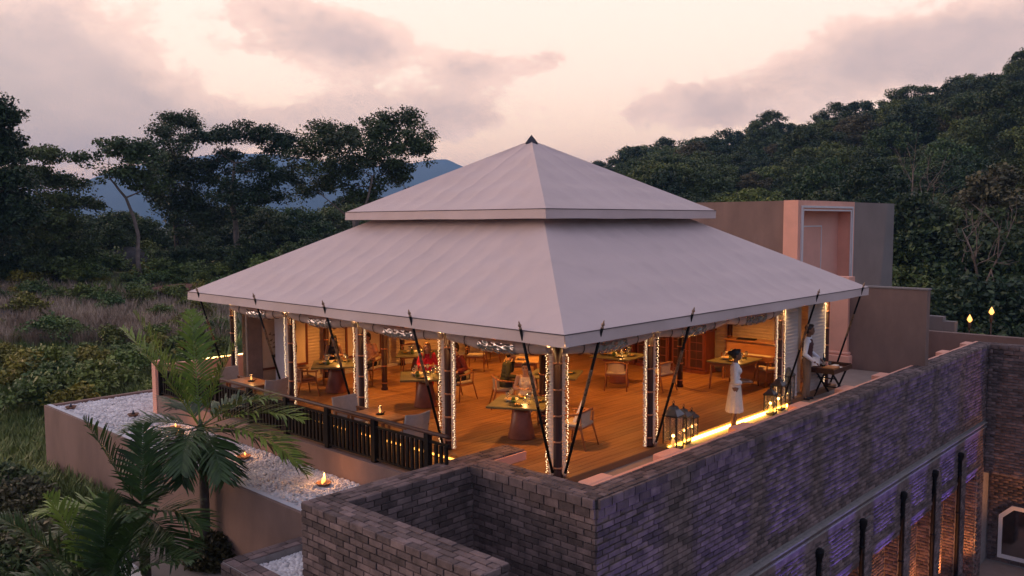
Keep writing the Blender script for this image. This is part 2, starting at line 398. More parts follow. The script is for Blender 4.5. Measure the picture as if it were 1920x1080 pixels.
# right-hand parapet facing the courtyard
YO, YI = -1.46, -1.03; XR1 = 20.3
wR = thing('brick_parapet_wall', 'long dark brick parapet wall beside the tent, with piers and openings below it', 'wall', (-.85, YO, -8))
core = MB().box(-.80, YO + .05, -2.9, XR1, YI - .01, ZT - .03)
PX = [6.92, 9.41, 12.2, 14.8, 17.25]                     # slots; a pier stands right of each
PXs = [1.75, 4.35] + PX
core.box(-.8, YO + .05, -4.05, XR1, YI - .01, -2.9)
for x in PXs: core.box(x + .24, YO + .05, -8, x + .72, YI - .01, -4.05)
core.box(-.8, YO + .05, -8, .4, YI - .01, -4.05); core.box(XR1 - .5, YO + .05, -8, XR1, YI - .01, -4.05)
core.build('mortar_core', M['mortar'], wR, off=wR.location)
opening = lambda a, v: v < -4.05 and not any(x + .24 <= a - .85 <= x + .72 for x in PXs) and not a < 1.2 and not a > XR1 + .35
rows = [(z, h, p) for z, h, p in courses(ZT, -2.42)]
bricks(wR, (-.85, YO + .02, 0), (1, 0, 0), (0, 0, 1), (0, -1, 0), XR1 + .85, rows, nmax=300, seed=1)
bricks(wR, (-.85, YO + .02, 0), (1, 0, 0), (0, 0, 1), (0, -1, 0), XR1 + .85, courses(-2.75, -8, first=()), nmax=0, seed=2, skip=lambda a, v: opening(a, v))
bricks(wR, (XR1 - .502, YI - .02, 0), (0, -1, 0), (0, 0, 1), (-1, 0, 0), YI - YO - .09, courses(-4.06, -8, first=()), nmax=0, seed=77, L=.22)
bricks(wR, (-.40, YO, ZT - .03), (1, 0, 0), (0, 1, 0), (0, 0, 1), XR1 + .40, [(r0, h, 0) for r0, h, _ in CAPROW[:3]] + [(.365, .065, 0)], nmax=110, seed=3)
for z0, z1, p in ((-2.455, -2.42, .065), (-2.552, -2.46, .02), (-2.59, -2.555, .050), (-2.75, -2.594, .018)):          # string course mouldings
    MB().box(-.84, YO - p, z0, XR1 - .003, YO + .06, z1).build('string_course', M['mortar'] if p > .03 else M['brick'], wR, off=wR.location)
for x0, x1 in zip([.4] + [x + .72 for x in PXs], [x for x in PXs] + [XR1 - .5]):
    MB().box(x0, YO - .05, -3.86, x1, YO + .04, -3.78).build('panel_ledge', M['brick'], wR, off=wR.location)
for x in PXs:
    dp = thing('downpipe', 'black iron downpipe with a hopper head fixed beside a brick pier', 'pipe', (x + .13, YO - .05, -8), 0, 'downpipes on the parapet wall')
    MB().lathe([(.06, 0), (.06, 4.85), (.075, 4.9), (.105, 5.0), (.11, 5.1), (.07, 5.13)], 12).build('pipe', M['black'], dp, True)
    for zz in (3.2, 4.4): MB().lathe([(.062, zz), (.072, zz + .01), (.072, zz + .05), (.062, zz + .06)], 12, close=False).build('collar', M['black'], dp, True)
    bricks(wR, (x + .238, YI - .02, 0), (0, -1, 0), (0, 0, 1), (-1, 0, 0), YI - YO - .09, courses(-4.06, -8, first=()), nmax=0, seed=int(x * 17), L=.22)
    pr = MB().box(x + .25, YO - .075, -8, x + .71, YO + .04, -2.95).build('pier_face', M['mortar'], wR, off=wR.location)
    bricks(wR, (x + .24, YO - .06, 0), (1, 0, 0), (0, 0, 1), (0, -1, 0), .48, courses(-2.93, -8, first=()), nmax=0, seed=int(x * 10), L=.24)
# pink lining and pier tops on the terrace side
MB().box(-.36, YI + .004, -.3, XR1 + .5, -.945, ZT - .012).build('plaster_lining', M['pink'], wR, off=wR.location)
for x in (-.05, 2.05, 4.7, 7.35, 9.9, 12.3, 15.0, 17.6, 20.1):
    MB().cbox(x, -.84, ZT - .17, .62, .24, .34, .012).build('pier_top', M['pink'], wR, off=wR.location)

# enclosure walls in the foreground
def ewall(name, label, x0, y0, x1, y1, zb=-8): 
    t = thing(name, label, 'wall', (x0, y0, zb))
    MB().box(x0 + .03, y0 + .03, zb, x1 - .03, y1 - .03, ZT - .035).build('mortar_core', M['mortar'], t, off=t.location); return t
wC = ewall('brick_wall', 'dark brick wall with two stepped-out top courses facing the shaft beside the corner post', -.85, YO + .03, -.40, 1.19)
bricks(wC, (-.83, 1.16, 0), (0, -1, 0), (0, 0, 1), (-1, 0, 0), 1.16 - YO, courses(ZT, -5), nmax=200, seed=11)
bricks(wC, (-.40, YO, ZT - .03), (0, 1, 0), (-1, 0, 0), (0, 0, 1), 1.16 - YO, CAPROW[:3] + [(.365, .085, 0)], nmax=60, seed=12)
wA = ewall('brick_wall', 'brick wall between the shaft and the railing, its end plastered pink', -3.88, 1.16, .46, 1.65)
bricks(wA, (-3.40, 1.18, 0), (1, 0, 0), (0, 0, 1), (0, -1, 0), 2.56, courses(ZT, -5, first=()), nmax=220, seed=13)
bricks(wA, (-3.40, 1.16, ZT - .03), (1, 0, 0), (0, 1, 0), (0, 0, 1), 3.86, CAPROW, nmax=80, seed=14)
bricks(wA, (.44, 1.65, 0), (-1, 0, 0), (0, 0, 1), (0, 1, 0), 4.3, courses(ZT, -3, first=()), nmax=0, seed=15)
MB().box(-.38, 1.135, -.6, .468, 1.17, ZT - .035).box(.44, 1.17, -.6, .472, 1.65, ZT - .035).build('pink_plaster_face', M['pink'], wA, off=wA.location)
wB = ewall('brick_wall', 'warm brown brick wall with a paved coping on the outer side of the shaft', -3.88, -2.12, -3.40, 1.65)
bricks(wB, (-3.86, 1.65, 0), (0, -1, 0), (0, 0, 1), (-1, 0, 0), 3.77, courses(ZT, -5, first=((.11, .0),)), nmax=260, seed=16)
bricks(wB, (-3.86, -2.10, 0), (1, 0, 0), (0, 0, 1), (0, -1, 0), .46, courses(ZT, -5, first=()), nmax=20, seed=17)
bricks(wB, (-3.40, -2.12, ZT - .03), (0, 1, 0), (-1, 0, 0), (0, 0, 1), 3.77, CAPROW, nmax=80, seed=18)
bricks(wB, (-3.42, -2.1, 0), (0, 1, 0), (0, 0, 1), (1, 0, 0), 3.2, courses(ZT, -5, first=()), nmax=0, seed=19)

# low brick planter with white pebbles, left of the enclosure
pl = thing('brick_planter', 'low dark brick planter box filled with white pebbles below the terrace', 'planter', (-4.7, 1.75, -8))
pz = -.95
for (x0, y0, x1, y1) in ((-4.42, 1.60, -4.10, 3.05), (-4.10, 2.75, -3.03, 3.05)): MB().box(x0, y0, -8, x1, y1, pz).build('wall', M['mortar'], pl, off=pl.location)
bricks(pl, (-4.42, 3.05, 0), (0, -1, 0), (0, 0, 1), (-1, 0, 0), 1.45, courses(pz, -5, first=()), nmax=60, seed=21)
bricks(pl, (-4.10, 1.60, pz), (0, 1, 0), (-1, 0, 0), (0, 0, 1), 1.45, [(0, .16, 0), (.16, .16, 0)], nmax=20, seed=22, depth=.02)
bricks(pl, (-4.10, 2.75, pz), (1, 0, 0), (0, 1, 0), (0, 0, 1), 1.07, [(0, .15, 0), (.15, .15, 0)], nmax=20, seed=23, depth=.02)
MB().box(-4.09, 1.67, -2, -3.05, 2.74, pz - .14).build('pebble_bed', M['pebbed'], pl, off=pl.location)

# end wall of the courtyard and the warm room under it
wE = thing('brick_wall', 'dark brick end wall of the courtyard joining the long parapet, warm lit room under it', 'wall', (XR1, -8, -8))
MB().box(XR1 + .03, -9, -4.15, XR1 + .42, YI, ZT - .03).box(XR1 + .42, YI - .02, -8, XR1 + 3, YI + .3, -4.2).build('mortar_core', M['mortar'], wE, off=wE.location)
bricks(wE, (XR1 + .02, YO, 0), (0, -1, 0), (0, 0, 1), (-1, 0, 0), 7.4, courses(ZT, -4.2), nmax=0, seed=24)
bricks(wE, (XR1 + .43, -9, ZT - .03), (0, 1, 0), (-1, 0, 0), (0, 0, 1), 7.95, CAPROW[:3], nmax=0, seed=25)
MB().box(XR1 - .02, -9, -2.0, XR1 + .1, YO - .005, -1.93).build('ledge', M['brick'], wE, off=wE.location)
wF = thing('brick_wall', 'warm lit brown brick room wall seen below the courtyard end wall', 'wall', (XR1 + 2.4, -8, -8))
MB().box(XR1 + 2.43, -9, -8, XR1 + 2.8, YI - .03, -4.1).build('mortar_core', M['mortar'], wF, off=wF.location)
bricks(wF, (XR1 + 2.42, YI - .05, 0), (0, -1, 0), (0, 0, 1), (-1, 0, 0), 7.5, courses(-4.15, -8, first=()), nmax=0, seed=26)
wI = thing('brick_wall', 'red-brown brick wall inside the lit openings under the parapet', 'wall', (0, -.55, -8))
MB().box(-.8, -.55, -8, XR1 + 2.4, -.3, -3.2).build('mortar_core', M['mortar'], wI, off=wI.location)
bricks(wI, (3, -.56, 0), (1, 0, 0), (0, 0, 1), (0, -1, 0), XR1 - 3, courses(-3.4, -8, first=()), nmax=0, seed=27)
struct(MB().box(-.8, YI, -3.3, XR1 + 3, 1.2, -3.1).build('ceiling', M['plaster'], loc=(0, 0, 0)))
struct(MB().box(-4, -20, -8.15, XR1 + 3, 1.5, -8.0).build('courtyard_floor', M['terr']))
# hexagonal white framed mirror on the lit wall
fr = at_x(1905, 1002, XR1 + 2.36)
mir = thing('framed_mirror', 'white framed angular mirror on the warm brick room wall', 'mirror', tuple(fr))
hexp = [(.55, -.95), (.55, .60), (.15, 1.0), (-.95, 1.0), (-1.25, .6), (-1.25, -.95)]
mb = MB(); nH = len(hexp)
vs = [(0, y, z) for y, z in hexp] + [(0, y * .86 - .04, z * .86) for y, z in hexp] + [(-.06, y, z) for y, z in hexp] + [(-.06, y * .86 - .04, z * .86) for y, z in hexp]
fs = []
for i in range(nH):
    j = (i + 1) % nH; fs += [(12 + i, 12 + j, 18 + j, 18 + i), (i, j, 12 + j, 12 + i), (6 + i, 6 + j, 18 + j, 18 + i)]
mb.add(vs, fs).build('frame', M['white'], mir)
MB().add([(-.02, y * .87 - .04, z * .87) for y, z in hexp] + [(.0, y * .87 - .04, z * .87) for y, z in hexp], [tuple(range(6)), tuple(range(11, 5, -1))] + [(i, (i + 1) % 6, 6 + (i + 1) % 6, 6 + i) for i in range(6)]).build('glass', pm('mirror_glass', (.35, .33, .33), rough=.08, metal=1, var=.02), mir)
# room lamps behind the openings (warm) and violet wall washers
def sconce(name, label, group, loc, color, en, spot=False, aim=(0, 0, 1), ang=1.9):
    t = thing(name, label, 'lamp', loc, 0, group)
    MB().lathe([(.03, -.09), (.045, -.06), (.045, .05), (.04, .07)], 10).build('housing', M['black'], t, True)
    MB().lathe([(.036, .068), (.036, .078)], 10).build('lens', pm('lens_' + name, color, emit=color, es=6), t)
    lamp('bulb', 'SPOT', en, color, (0, 0, .1), t, .06, ang, aim)
    return t
for i, x in enumerate((8.2, 10.9, 13.5, 16.1, 18.9)):
    sconce('room_lamp', 'small warm lamp on the floor inside a courtyard opening', 'lamps in the courtyard openings', (x, -1.05, -7.85), (1, .34, .10), 420, aim=(0, .16, 1))
sconce('room_lamp', 'small warm lamp on the floor under the end wall', None, (XR1 + .9, -5.2, -7.85), (1, .38, .11), 900, aim=(.35, .35, 1))
for i, x in enumerate((-.1, 2.9, 5.6, 8.3, 11.1, 13.6, 16.2, 18.7)):
    sconce('wall_washer', 'violet floor washer light at the foot of the parapet wall', 'violet wall washers', (x, YO - .75, -7.9), (.22, .14, 1), 3000, aim=(0, .15, 1), ang=.36)
# ================================================================ DECK, TERRACES, RAIL
B_ = 2.69
dk = MB().box(-.24, -.10, -.9, 11.1, 10.76, -.034).build('deck', M['fascia']); struct(dk, None)
nP = 78; pw = (10.76 + .13) / nP
plank = bpy.data.meshes.new('plank'); c = MB().cbox(0, 0, 0, 11.34, pw - .007, .028, .003); plank.from_pydata(c.v, [], c.f); plank.materials.append(M['deck'])
for i in range(nP):
    o = bpy.data.objects.new('plank', plank); col.objects.link(o); o.parent = dk; o.location = (5.43, -.13 + pw * (i + .5), -.014 + random.uniform(-.0012, .0012))
MB().box(-.25, -.145, -.135, 11.1, -.134, -.004).build('fascia_board', M['fascia'], dk)
# east terrace and walkway
struct(MB().box(-.3, -.94, -.5, 14.3, -.148, -.12).box(11.104, -.148, -.5, 14.3, 3.6, -.12).build('walkway', M['terr']))
# balcony strip by the rail
bal = struct(MB().box(-1.10, 1.66, -.5, -.245, 12.45, -.15).build('balcony_floor', M['fascia']))
nb = 6; bw = .85 / nb; pm2 = bpy.data.meshes.new('plank'); c = MB().cbox(0, 0, 0, bw - .006, 10.78, .03, .003); pm2.from_pydata(c.v, [], c.f); pm2.materials.append(M['deck'])
for i in range(nb):
    o = bpy.data.objects.new('plank', pm2); col.objects.link(o); o.parent = bal; o.location = (-1.098 + bw * (i + .5), 7.05, -.136)
# kerb under the railing + end pier
kb = thing('plaster_kerb', 'low taupe plaster kerb carrying the black railing', 'kerb wall', (-1.16, 7, -.9))
MB().box(-1.26, 1.66, -.9, -1.10, 12.45, -.16).build('kerb', M['plaster'], kb, off=kb.location)
MB().box(-1.28, 12.45, -.9, -1.02, 12.66, .74).build('end_pier', M['pink'], kb, off=kb.location)
pw_ = thing('pink_plaster_wall', 'low pink plaster wall at the far end of the balcony, its top lit', 'wall', (0, 12.6, -.9))
MB().box(-1.015, 12.48, -.9, 2.6, 12.64, .62).build('wall', M['pink'], pw_, off=pw_.location)
# railing
rl = thing('balcony_railing', 'black iron balcony railing with brown timber handrail beside the tent', 'railing', (-1.16, 7, -.16))
def R_(mb, name, mat, sm=False, par=None): return mb.build(name, mat, par or rl, sm, off=rl.location)
R_(MB().tube([(-1.16, 1.4, .665), (-1.16, 1.45, .665), (-1.16, 12.44, .665), (-1.16, 12.45, .665)], [.026, .036, .036, .026], 10), 'handrail', M['rail'], True)
R_(MB().box(-1.185, 1.42, .50, -1.135, 12.44, .535), 'top_rail', M['black'])
R_(MB().box(-1.185, 1.42, -.10, -1.135, 12.44, -.065), 'bottom_rail', M['black'])
bm_ = bpy.data.meshes.new('baluster'); c = MB().box(-.022, -.03, 0, .022, .03, .56); bm_.from_pydata(c.v, [], c.f); bm_.materials.append(M['black'])
y = 1.48; k = 0
posts_y = [1.95 + 1.5 * i for i in range(8)]
while y < 12.42:
    if not any(abs(y - p) < .095 for p in posts_y):
        o = bpy.data.objects.new('baluster', bm_); col.objects.link(o); o.parent = rl; o.location = (0, y - 7, .09)
    y += .128
for p in posts_y: R_(MB().cbox(-1.16, p, .245, .10, .12, .80, .006), 'post', M['black'])
# pebble terrace
tr = thing('pebble_terrace', 'long plastered terrace bed of white pebbles with a pale capped rim', 'terrace', (-2, 9, -8))
def TR(mb, name, mat, kind=None): return mb.build(name, mat, tr, off=tr.location, kind=kind)
TR(MB().box(-3.0, 1.66, -2.2, -2.86, 15.45, -.562), 'front_wall', M['plaster']); TR(MB().box(-2.86, 15.31, -2.2, 1.8, 15.45, -.562), 'end_wall', M['plaster'])
TR(MB().box(-2.94, 1.66, -.558, -2.84, 15.40, -.548), 'rim_cap', M['cap'])
TR(MB().box(-2.855, 1.66, -2.2, -1.27, 15.305, -.66).box(-1.27, 12.67, -2.2, 1.8, 15.305, -.66), 'pebble_bed', M['pebbed'])
TR(MB().box(-2.9, 1.66, -8, -1.3, 15.2, -2.2), 'foundation', M['plaster'])
def pebbles(name, rects, z, n, parent, off, size=.034, seed=5):
    r = np.random.default_rng(seed); t = (1 + 5 ** .5) / 2
    ico = np.array([(-1, t, 0), (1, t, 0), (-1, -t, 0), (1, -t, 0), (0, -1, t), (0, 1, t), (0, -1, -t), (0, 1, -t), (t, 0, -1), (t, 0, 1), (-t, 0, -1), (-t, 0, 1)]) / math.hypot(1, t)
    fi = np.array([(0, 11, 5), (0, 5, 1), (0, 1, 7), (0, 7, 10), (0, 10, 11), (1, 5, 9), (5, 11, 4), (11, 10, 2), (10, 7, 6), (7, 1, 8), (3, 9, 4), (3, 4, 2), (3, 2, 6), (3, 6, 8), (3, 8, 9), (4, 9, 5), (2, 4, 11), (6, 2, 10), (8, 6, 7), (9, 8, 1)])
    A = np.array([(x1 - x0) * (y1 - y0) for x0, y0, x1, y1 in rects]); pick = r.choice(len(rects), n, p=A / A.sum()); R = np.array(rects)[pick]
    P = np.c_[R[:, 0] + (R[:, 2] - R[:, 0]) * r.random(n), R[:, 1] + (R[:, 3] - R[:, 1]) * r.random(n), z + r.random(n) * size * 1.0]
    S = size * (.55 + .8 * r.random((n, 1))) * np.c_[.7 + .6 * r.random((n, 2)), .55 + .3 * r.random(n)]
    an = r.random(n) * 2 * PI; ca, sa = np.cos(an), np.sin(an)
    L = ico[None] * S[:, None] * (1 + r.normal(0, .12, (n, 12, 1)))
    X = L[..., 0] * ca[:, None] - L[..., 1] * sa[:, None]; Y = L[..., 0] * sa[:, None] + L[..., 1] * ca[:, None]
    V = np.stack([X, Y, L[..., 2]], -1) + P[:, None] - np.array(off)
    Q = fi[None] + 12 * np.arange(n)[:, None, None]
    return link_mesh(name, np_mesh(name, V.reshape(-1, 3), Q.reshape(-1, 3)), M['pebble'], parent, kind='stuff')
pebbles('pebbles', [(-2.84, 1.7, -1.28, 15.3), (-1.28, 12.68, 1.7, 15.3)], -.655, 24000, tr, tr.location)
pebbles('pebbles', [(-4.07, 1.7, -3.06, 2.72)], pz - .135, 1500, pl, pl.location, seed=8)
# ledge with the palms, at the foot of the terrace wall
ld = struct(MB().box(-4.3, 3.1, -8, -3.004, 7.6, -2.12).build('garden_ledge', M['plaster2']))
struct(MB().box(-4.36, 3.1, -2.4, -4.3, 7.6, -2.06).build('ledge_kerb', M['cap']))

# ================================================================ BUILDINGS BEHIND
lw = thing('low_garden_wall', 'plain taupe plaster wall across the end of the terrace, with a pink end pier', 'wall', (14.36, -.5, -.5))
def at(mb, name, mat, t, sm=False): return mb.build(name, mat, t, sm, off=t.location)
at(MB().box(14.36, -1.32, -1, 14.62, .82, 2.32), 'wall', M['plaster'], lw)
at(MB().box(14.33, -1.35, 2.322, 14.65, .82, 2.36), 'coping', M['plaster2'], lw)
at(MB().box(14.24, .824, -.4, 14.70, 1.55, 2.6), 'pier', M['pink'], lw)
at(MB().cbox(14.46, 1.17, .08, .66, .92, .40, .03).cbox(14.46, 1.17, .33, .56, .82, .10, .03), 'pier_base', M['pink'], lw)
lb = thing('back_garden_wall', 'lower taupe plaster wall running behind the parapet, torches beyond it', 'wall', (22.6, -3, -.5))
_a = at_x(1733, 620, 22.6)
at(MB().box(22.6, -12, -3, 22.9, _a[1] + 1.5, _a[2]), 'wall', M['plaster'], lb)
st = thing('grey_planter_box', 'small grey plaster planter box behind the taupe garden walls', 'planter', (24.4, -.2, -1))
g0 = at_x(1735, 592, 24.2); g1 = at_x(1768, 590, 24.2); g2 = at_x(1790, 604, 24.2)
at(MB().box(24.2, g1[1], -1, 24.6, g0[1] + .6, g0[2]).box(24.2, g2[1], -1, 24.6, g1[1] - .004, g2[2]), 'wall', M['plaster2'], st)
bl = thing('gate_building', 'flat-roofed taupe building with a tall pink portal framed in white', 'building', (18, 5, -.5))
YP = 3.0; ZB = 4.93
at(MB().box(15.62, 3.50, -1, 24.16, 15, ZB - .01), 'left_block', M['plaster'], bl)
at(MB().box(20.154, YP - .0, -1, 24.16, 3.496, ZB - .01), 'right_block', M['plaster2'], bl)
po = MB().box(15.5, YP, -1, 15.78, 3.495, ZB).box(19.86, YP, -1, 20.15, 3.495, ZB).box(15.78, YP, 4.62, 19.86, 3.495, ZB)
por = at(po, 'portal', M['pink'], bl)
for k, (e, w, pr) in enumerate(((.0, .07, .05), (.12, .05, .03))):
    x0, x1, zt = 15.70 + e, 19.94 - e, 4.76 - e
    def mk(mb): o = mb.build('moulding', M['white'], por, off=tuple(bl.location)); return o
    mk(MB().box(x0, YP - pr, -1, x0 + w, YP - .003, zt)); mk(MB().box(x1 - w, YP - pr, -1, x1, YP - .003, zt)); mk(MB().box(x0 + w, YP - pr, zt - w, x1 - w, YP - .003, zt))
back = at(MB().box(15.78, 3.47, -1, 19.86, 3.499, 4.62), 'recess_wall', M['pinkd'], bl)
for (a, b_) in ((15.95, 16.45), (16.62, 18.42)):
    z1, z0, w = 4.10, 1.4, .045
    for bx in ((a, 3.455, z0, a + w, 3.468, z1), (b_ - w, 3.455, z0, b_, 3.468, z1), (a + w, 3.455, z1 - w, b_ - w, 3.468, z1), (a + w, 3.455, z0, b_ - w, 3.468, z0 + w)):
        MB().box(*bx).build('moulding', M['white'], back, off=tuple(bl.location))
# torches
M['bamb'] = pm('torch_pole', (.10, .045, .025), rough=.6, scale=8)
M['flame'] = pm('flame', (1, .5, .1), emit=(1, .36, .06), es=3, var=.1)
M['flame2'] = pm('flame_core', (1, .8, .4), emit=(1, .40, .08), es=2.6, var=.1)
def flame(parent, c, h, r, core=True, lean=.0):
    MB().lathe([(r * .35, 0), (r, h * .28), (r * .8, h * .5), (r * .35, h * .78), (.001, h)], 8, c, False).build('flame', M['flame'] if not core else M['flame2'], parent, True)
for (px, py, D, lab) in ((1818, 604, 24.6, 'burning bamboo torch behind the garden wall, the shorter of the pair'), (1859, 590, 24.6, 'burning bamboo torch behind the garden wall, the taller of the pair')):
    p = at_x(px, py, D); t = thing('garden_torch', lab, 'torch', (p[0], p[1], -1), 0, 'garden torches'); h = p[2] + 1
    MB().tube([(0, 0, 0), (0, 0, h - .2)], .022, 8).build('pole', M['bamb'], t, True)
    MB().lathe([(.025, h - .3), (.05, h - .22), (.06, h - .02), (.045, h)], 10).build('fuel_bowl', M['bamb'], t, True)
    flame(t, (0, 0, h), .30, .095); lamp('torch_light', 'POINT', 14, (1, .45, .12), (0, 0, h + .12), t, .06)
# spire tower far behind
sp_ = at_d(1141, 298, 330); tw = thing('lattice_tower', 'thin pale lattice tower spire rising behind the trees', 'tower', (sp_[0], sp_[1], -2)); h = sp_[2] + 2
mb = MB(); 
for a in range(4):
    c_, s_ = math.cos(a * PI / 2 + .4), math.sin(a * PI / 2 + .4); mb.tube([(2.4 * c_, 2.4 * s_, 0), (.9 * c_, .9 * s_, h * .8), (.1 * c_, .1 * s_, h)], [.18, .16, .05], 5)
for k in range(14):
    z = h * .98 * (k / 14) ** .8; rr = np.interp(z, [0, h * .8, h], [2.4, .9, .1])
    for a in range(4):
        p = [(rr * math.cos((a + d) * PI / 2 + .4), rr * math.sin((a + d) * PI / 2 + .4), z) for d in (0, 1)]; mb.bar(p[0], p[1], .14)
mb.build('lattice', pm('pale_steel', (.42, .40, .42), rough=.5), tw)
# ================================================================ TENT PAVILION
EA, XE, YE = -.86, 11.26, 11.36; ZE, VD = 2.569, .19
canv = bpy.data.materials.new('roof_canvas'); canv.use_nodes = True; N = NT(canv.node_tree); b = N.n['Principled BSDF']
pos = N.node('ShaderNodeNewGeometry').outputs['Position']
def tn(s, d=5, st=None):
    v = pos
    if st: mp = N.node('ShaderNodeMapping'); mp.inputs['Scale'].default_value = st; N.link(pos, mp.inputs[0]); v = mp.outputs[0]
    z = N.node('ShaderNodeTexNoise'); N.link(v, z.inputs['Vector']); z.inputs['Scale'].default_value = s; z.inputs['Detail'].default_value = d; return z.outputs[0]
cb = N.mix(tn(.7, 6), (.545, .425, .40), (.65, .51, .48)); st_ = N.node('ShaderNodeMapRange'); N.link(tn(1.8, 8), st_.inputs[0]); st_.inputs[1].default_value = .56; st_.inputs[2].default_value = .75
cb = N.mix(N.math('MULTIPLY', st_.outputs[0], .12), cb, (.26, .21, .20)); N.link(cb, b.inputs['Base Color']); b.inputs['Roughness'].default_value = .75; b.inputs['Sheen Weight'].default_value = .15
bp = N.node('ShaderNodeBump'); bp.inputs['Strength'].default_value = .28; bp.inputs['Distance'].default_value = .06; N.link(tn(3.5, 6), bp.inputs['Height']); N.link(bp.outputs[0], b.inputs['Normal'])
M['canvas'] = canv
M['canvas_in'] = pm('wall_canvas', (.60, .47, .33), rough=.8, scale=3, var=.10, bump=.1, bscale=30)
M['canvas_grey'] = pm('grey_canvas', (.52, .45, .42), rough=.8, scale=3, var=.08, bump=.15, bscale=20)
M['curtain'] = pm('gathered_curtain', (.80, .74, .66), rough=.45, scale=8, var=.10, bump=.2, bscale=30)
_cm = M['curtain']; N = NT(_cm.node_tree); _pb = N.n['Principled BSDF']; _tl = N.node('ShaderNodeBsdfTranslucent'); _tl.inputs[0].default_value = (.80, .62, .42, 1)
_mx = N.node('ShaderNodeMixShader'); _mx.inputs[0].default_value = .45; N.link(_pb.outputs[0], _mx.inputs[1]); N.link(_tl.outputs[0], _mx.inputs[2]); N.link(_mx.outputs[0], N.n['Material Output'].inputs[0])
M['pvc'] = pm('clear_window_sheet', (.42, .40, .42), rough=.16, metal=.7, scale=9, var=.5)
M['rollc'] = pm('rolled_canvas', (.56, .44, .41), rough=.8, scale=3, var=.08)
M['post'] = pm('mahogany_post', (.024, .007, .005), (.045, .013, .008), rough=.5, spec=.2, scale=3, coat=.0, stretch=(6, 6, .6))
M['copper'] = pm('copper_ring', (.48, .20, .10), rough=.3, metal=.8, scale=20)
M['seam'] = pm('dark_piping', (.10, .075, .08), rough=.7)
M['bam2'] = pm('mottled_bamboo', (.02, .012, .010), (.30, .17, .09), rough=.45, scale=26, var=.3, detail=2)
M['brass'] = pm('aged_finial', (.34, .22, .15), rough=.35, metal=.7, scale=20)
M['glowbead'] = pm('bead_glow', (1, .8, .5), emit=(1, .68, .38), es=2.4, rnd=.0)  # emission of the beads added along the curtains
M['strap'] = pm('dark_strap', (.05, .025, .02), rough=.7)
tent = thing('tent_pavilion', 'large two-tiered canvas dining pavilion with rolled-up sides', 'tent', (5.2, 5.25, 0))
TO = tuple(tent.location)
def TT(mb, name, mat, par=None, sm=False): return mb.build(name, mat, par or tent, sm, off=TO)
def hip_roof(name, x0, y0, x1, y1, z0, ins, z1, seam=.66, sag=.06, nv=26, apex=None):
    corners = [(x0, y0), (x1, y0), (x1, y1), (x0, y1)]; parts = []
    for k in range(4):
        a = np.array(corners[k]); c = np.array(corners[(k + 1) % 4]); L = np.linalg.norm(c - a); t = (c - a) / L; inn = np.array([-t[1], t[0]])
        if apex is None: A2 = a + t * ins + inn * ins; C2 = c - t * ins + inn * ins; zz = z1
        else: A2 = C2 = np.array(apex[:2]); zz = apex[2]
        nu = int(L / seam) * 8; ph = 1.7 * k
        def fn(u, v):
            p = (a + (c - a) * u) * (1 - v) + (A2 + (C2 - A2) * u) * v; z = z0 + (zz - z0) * v
            s = (p - a) @ t; w = (s / seam) % 1.0; env = min(1, min(u, 1 - u) * 9) * min(1, v * 8 + .12)
            z -= sag * math.sin(PI * v) * .9 * math.sin(PI * min(1, max(0, u)))          # overall drape
            z += env * (-.030 * math.sin(PI * w) ** .6)                                   # shallow valleys between rafters
            z += env * .011 * math.sin(s * 2.1 + v * 9 + ph) * math.sin(v * 23 + s * .7)
            z += env * .015 * math.sin(v * 2 * PI * 4.5 + .25 * math.sin(s * 1.3 + ph))           # broad cross folds
            if w < .06 or w > .94: z += env * .006                                         # stitched seams
            if v < .12: z += .010 * math.sin(s * 26) * (1 - v / .12) * max(0, 1 - min(s, L - s) / .9)  # puckers at the corners
            return (p[0], p[1], z)
        parts.append(TT(MB().grid(fn, nu, nv), name, M['canvas'], sm=True))
    return parts
lr = hip_roof('lower_roof_panel', EA, EA, XE, YE, ZE, 3.4, 2.569 + 1.701 / 3.15 * 3.4)
UX0, UY0, UX1, UY1, ZU = EA + 2.8, EA + 2.8, XE - 2.8, YE - 2.8, 4.53
ur = hip_roof('upper_roof_panel', UX0, UY0, UX1, UY1, ZU, 0, 0, apex=(5.2, 5.25, 6.30), sag=.05, nv=20)
def valance(x0, y0, x1, y1, z, d, parts, seed):
    r = random.Random(seed); cs = [(x0, y0), (x1, y0), (x1, y1), (x0, y1)]
    for k in range(4):
        a = Vector(cs[k]); c = Vector(cs[(k + 1) % 4]); L = (c - a).length; t = (c - a) / L; out = Vector((t.y, -t.x)); ph = r.random() * 6
        def fn(u, v):
            s = u * L; amp = v * (.012 * math.sin(s * 1.9 + ph) + .006 * math.sin(s * 6.3 + ph * 2)); p = a + (c - a) * u + out * (.004 + amp)
            return (p.x, p.y, z - .004 - d * v + .004 * v * math.sin(s * 2.3 + ph))
        TT(MB().grid(fn, int(L * 10), 4), 'valance', M['canvas'], parts[k], True)
        q0 = a + out * .008; q1 = c + out * .008
        n = 40; TT(MB().tube([(q0.x + (q1.x - q0.x) * i / n, q0.y + (q1.y - q0.y) * i / n, z + .001) for i in range(n + 1)], .009, 6), 'piping', M['seam'], parts[k], True)
valance(EA, EA, XE, YE, ZE, VD, lr, 1); valance(UX0, UY0, UX1, UY1, ZU, .19, ur, 2)
# neck between the two tiers
TT(MB().box(EA + 3.3, EA + 3.3, 4.0, XE - 3.3, YE - 3.3, 4.60), 'vent_neck', pm('dark_mesh', (.02, .017, .016), rough=.9))
TT(MB().lathe([(.20, 6.17), (.215, 6.22), (.12, 6.32), (.03, 6.40), (.001, 6.44)], 4, (5.2, 5.25, 0)), 'roof_cap', pm('roof_cap', (.03, .028, .04), rough=.4))
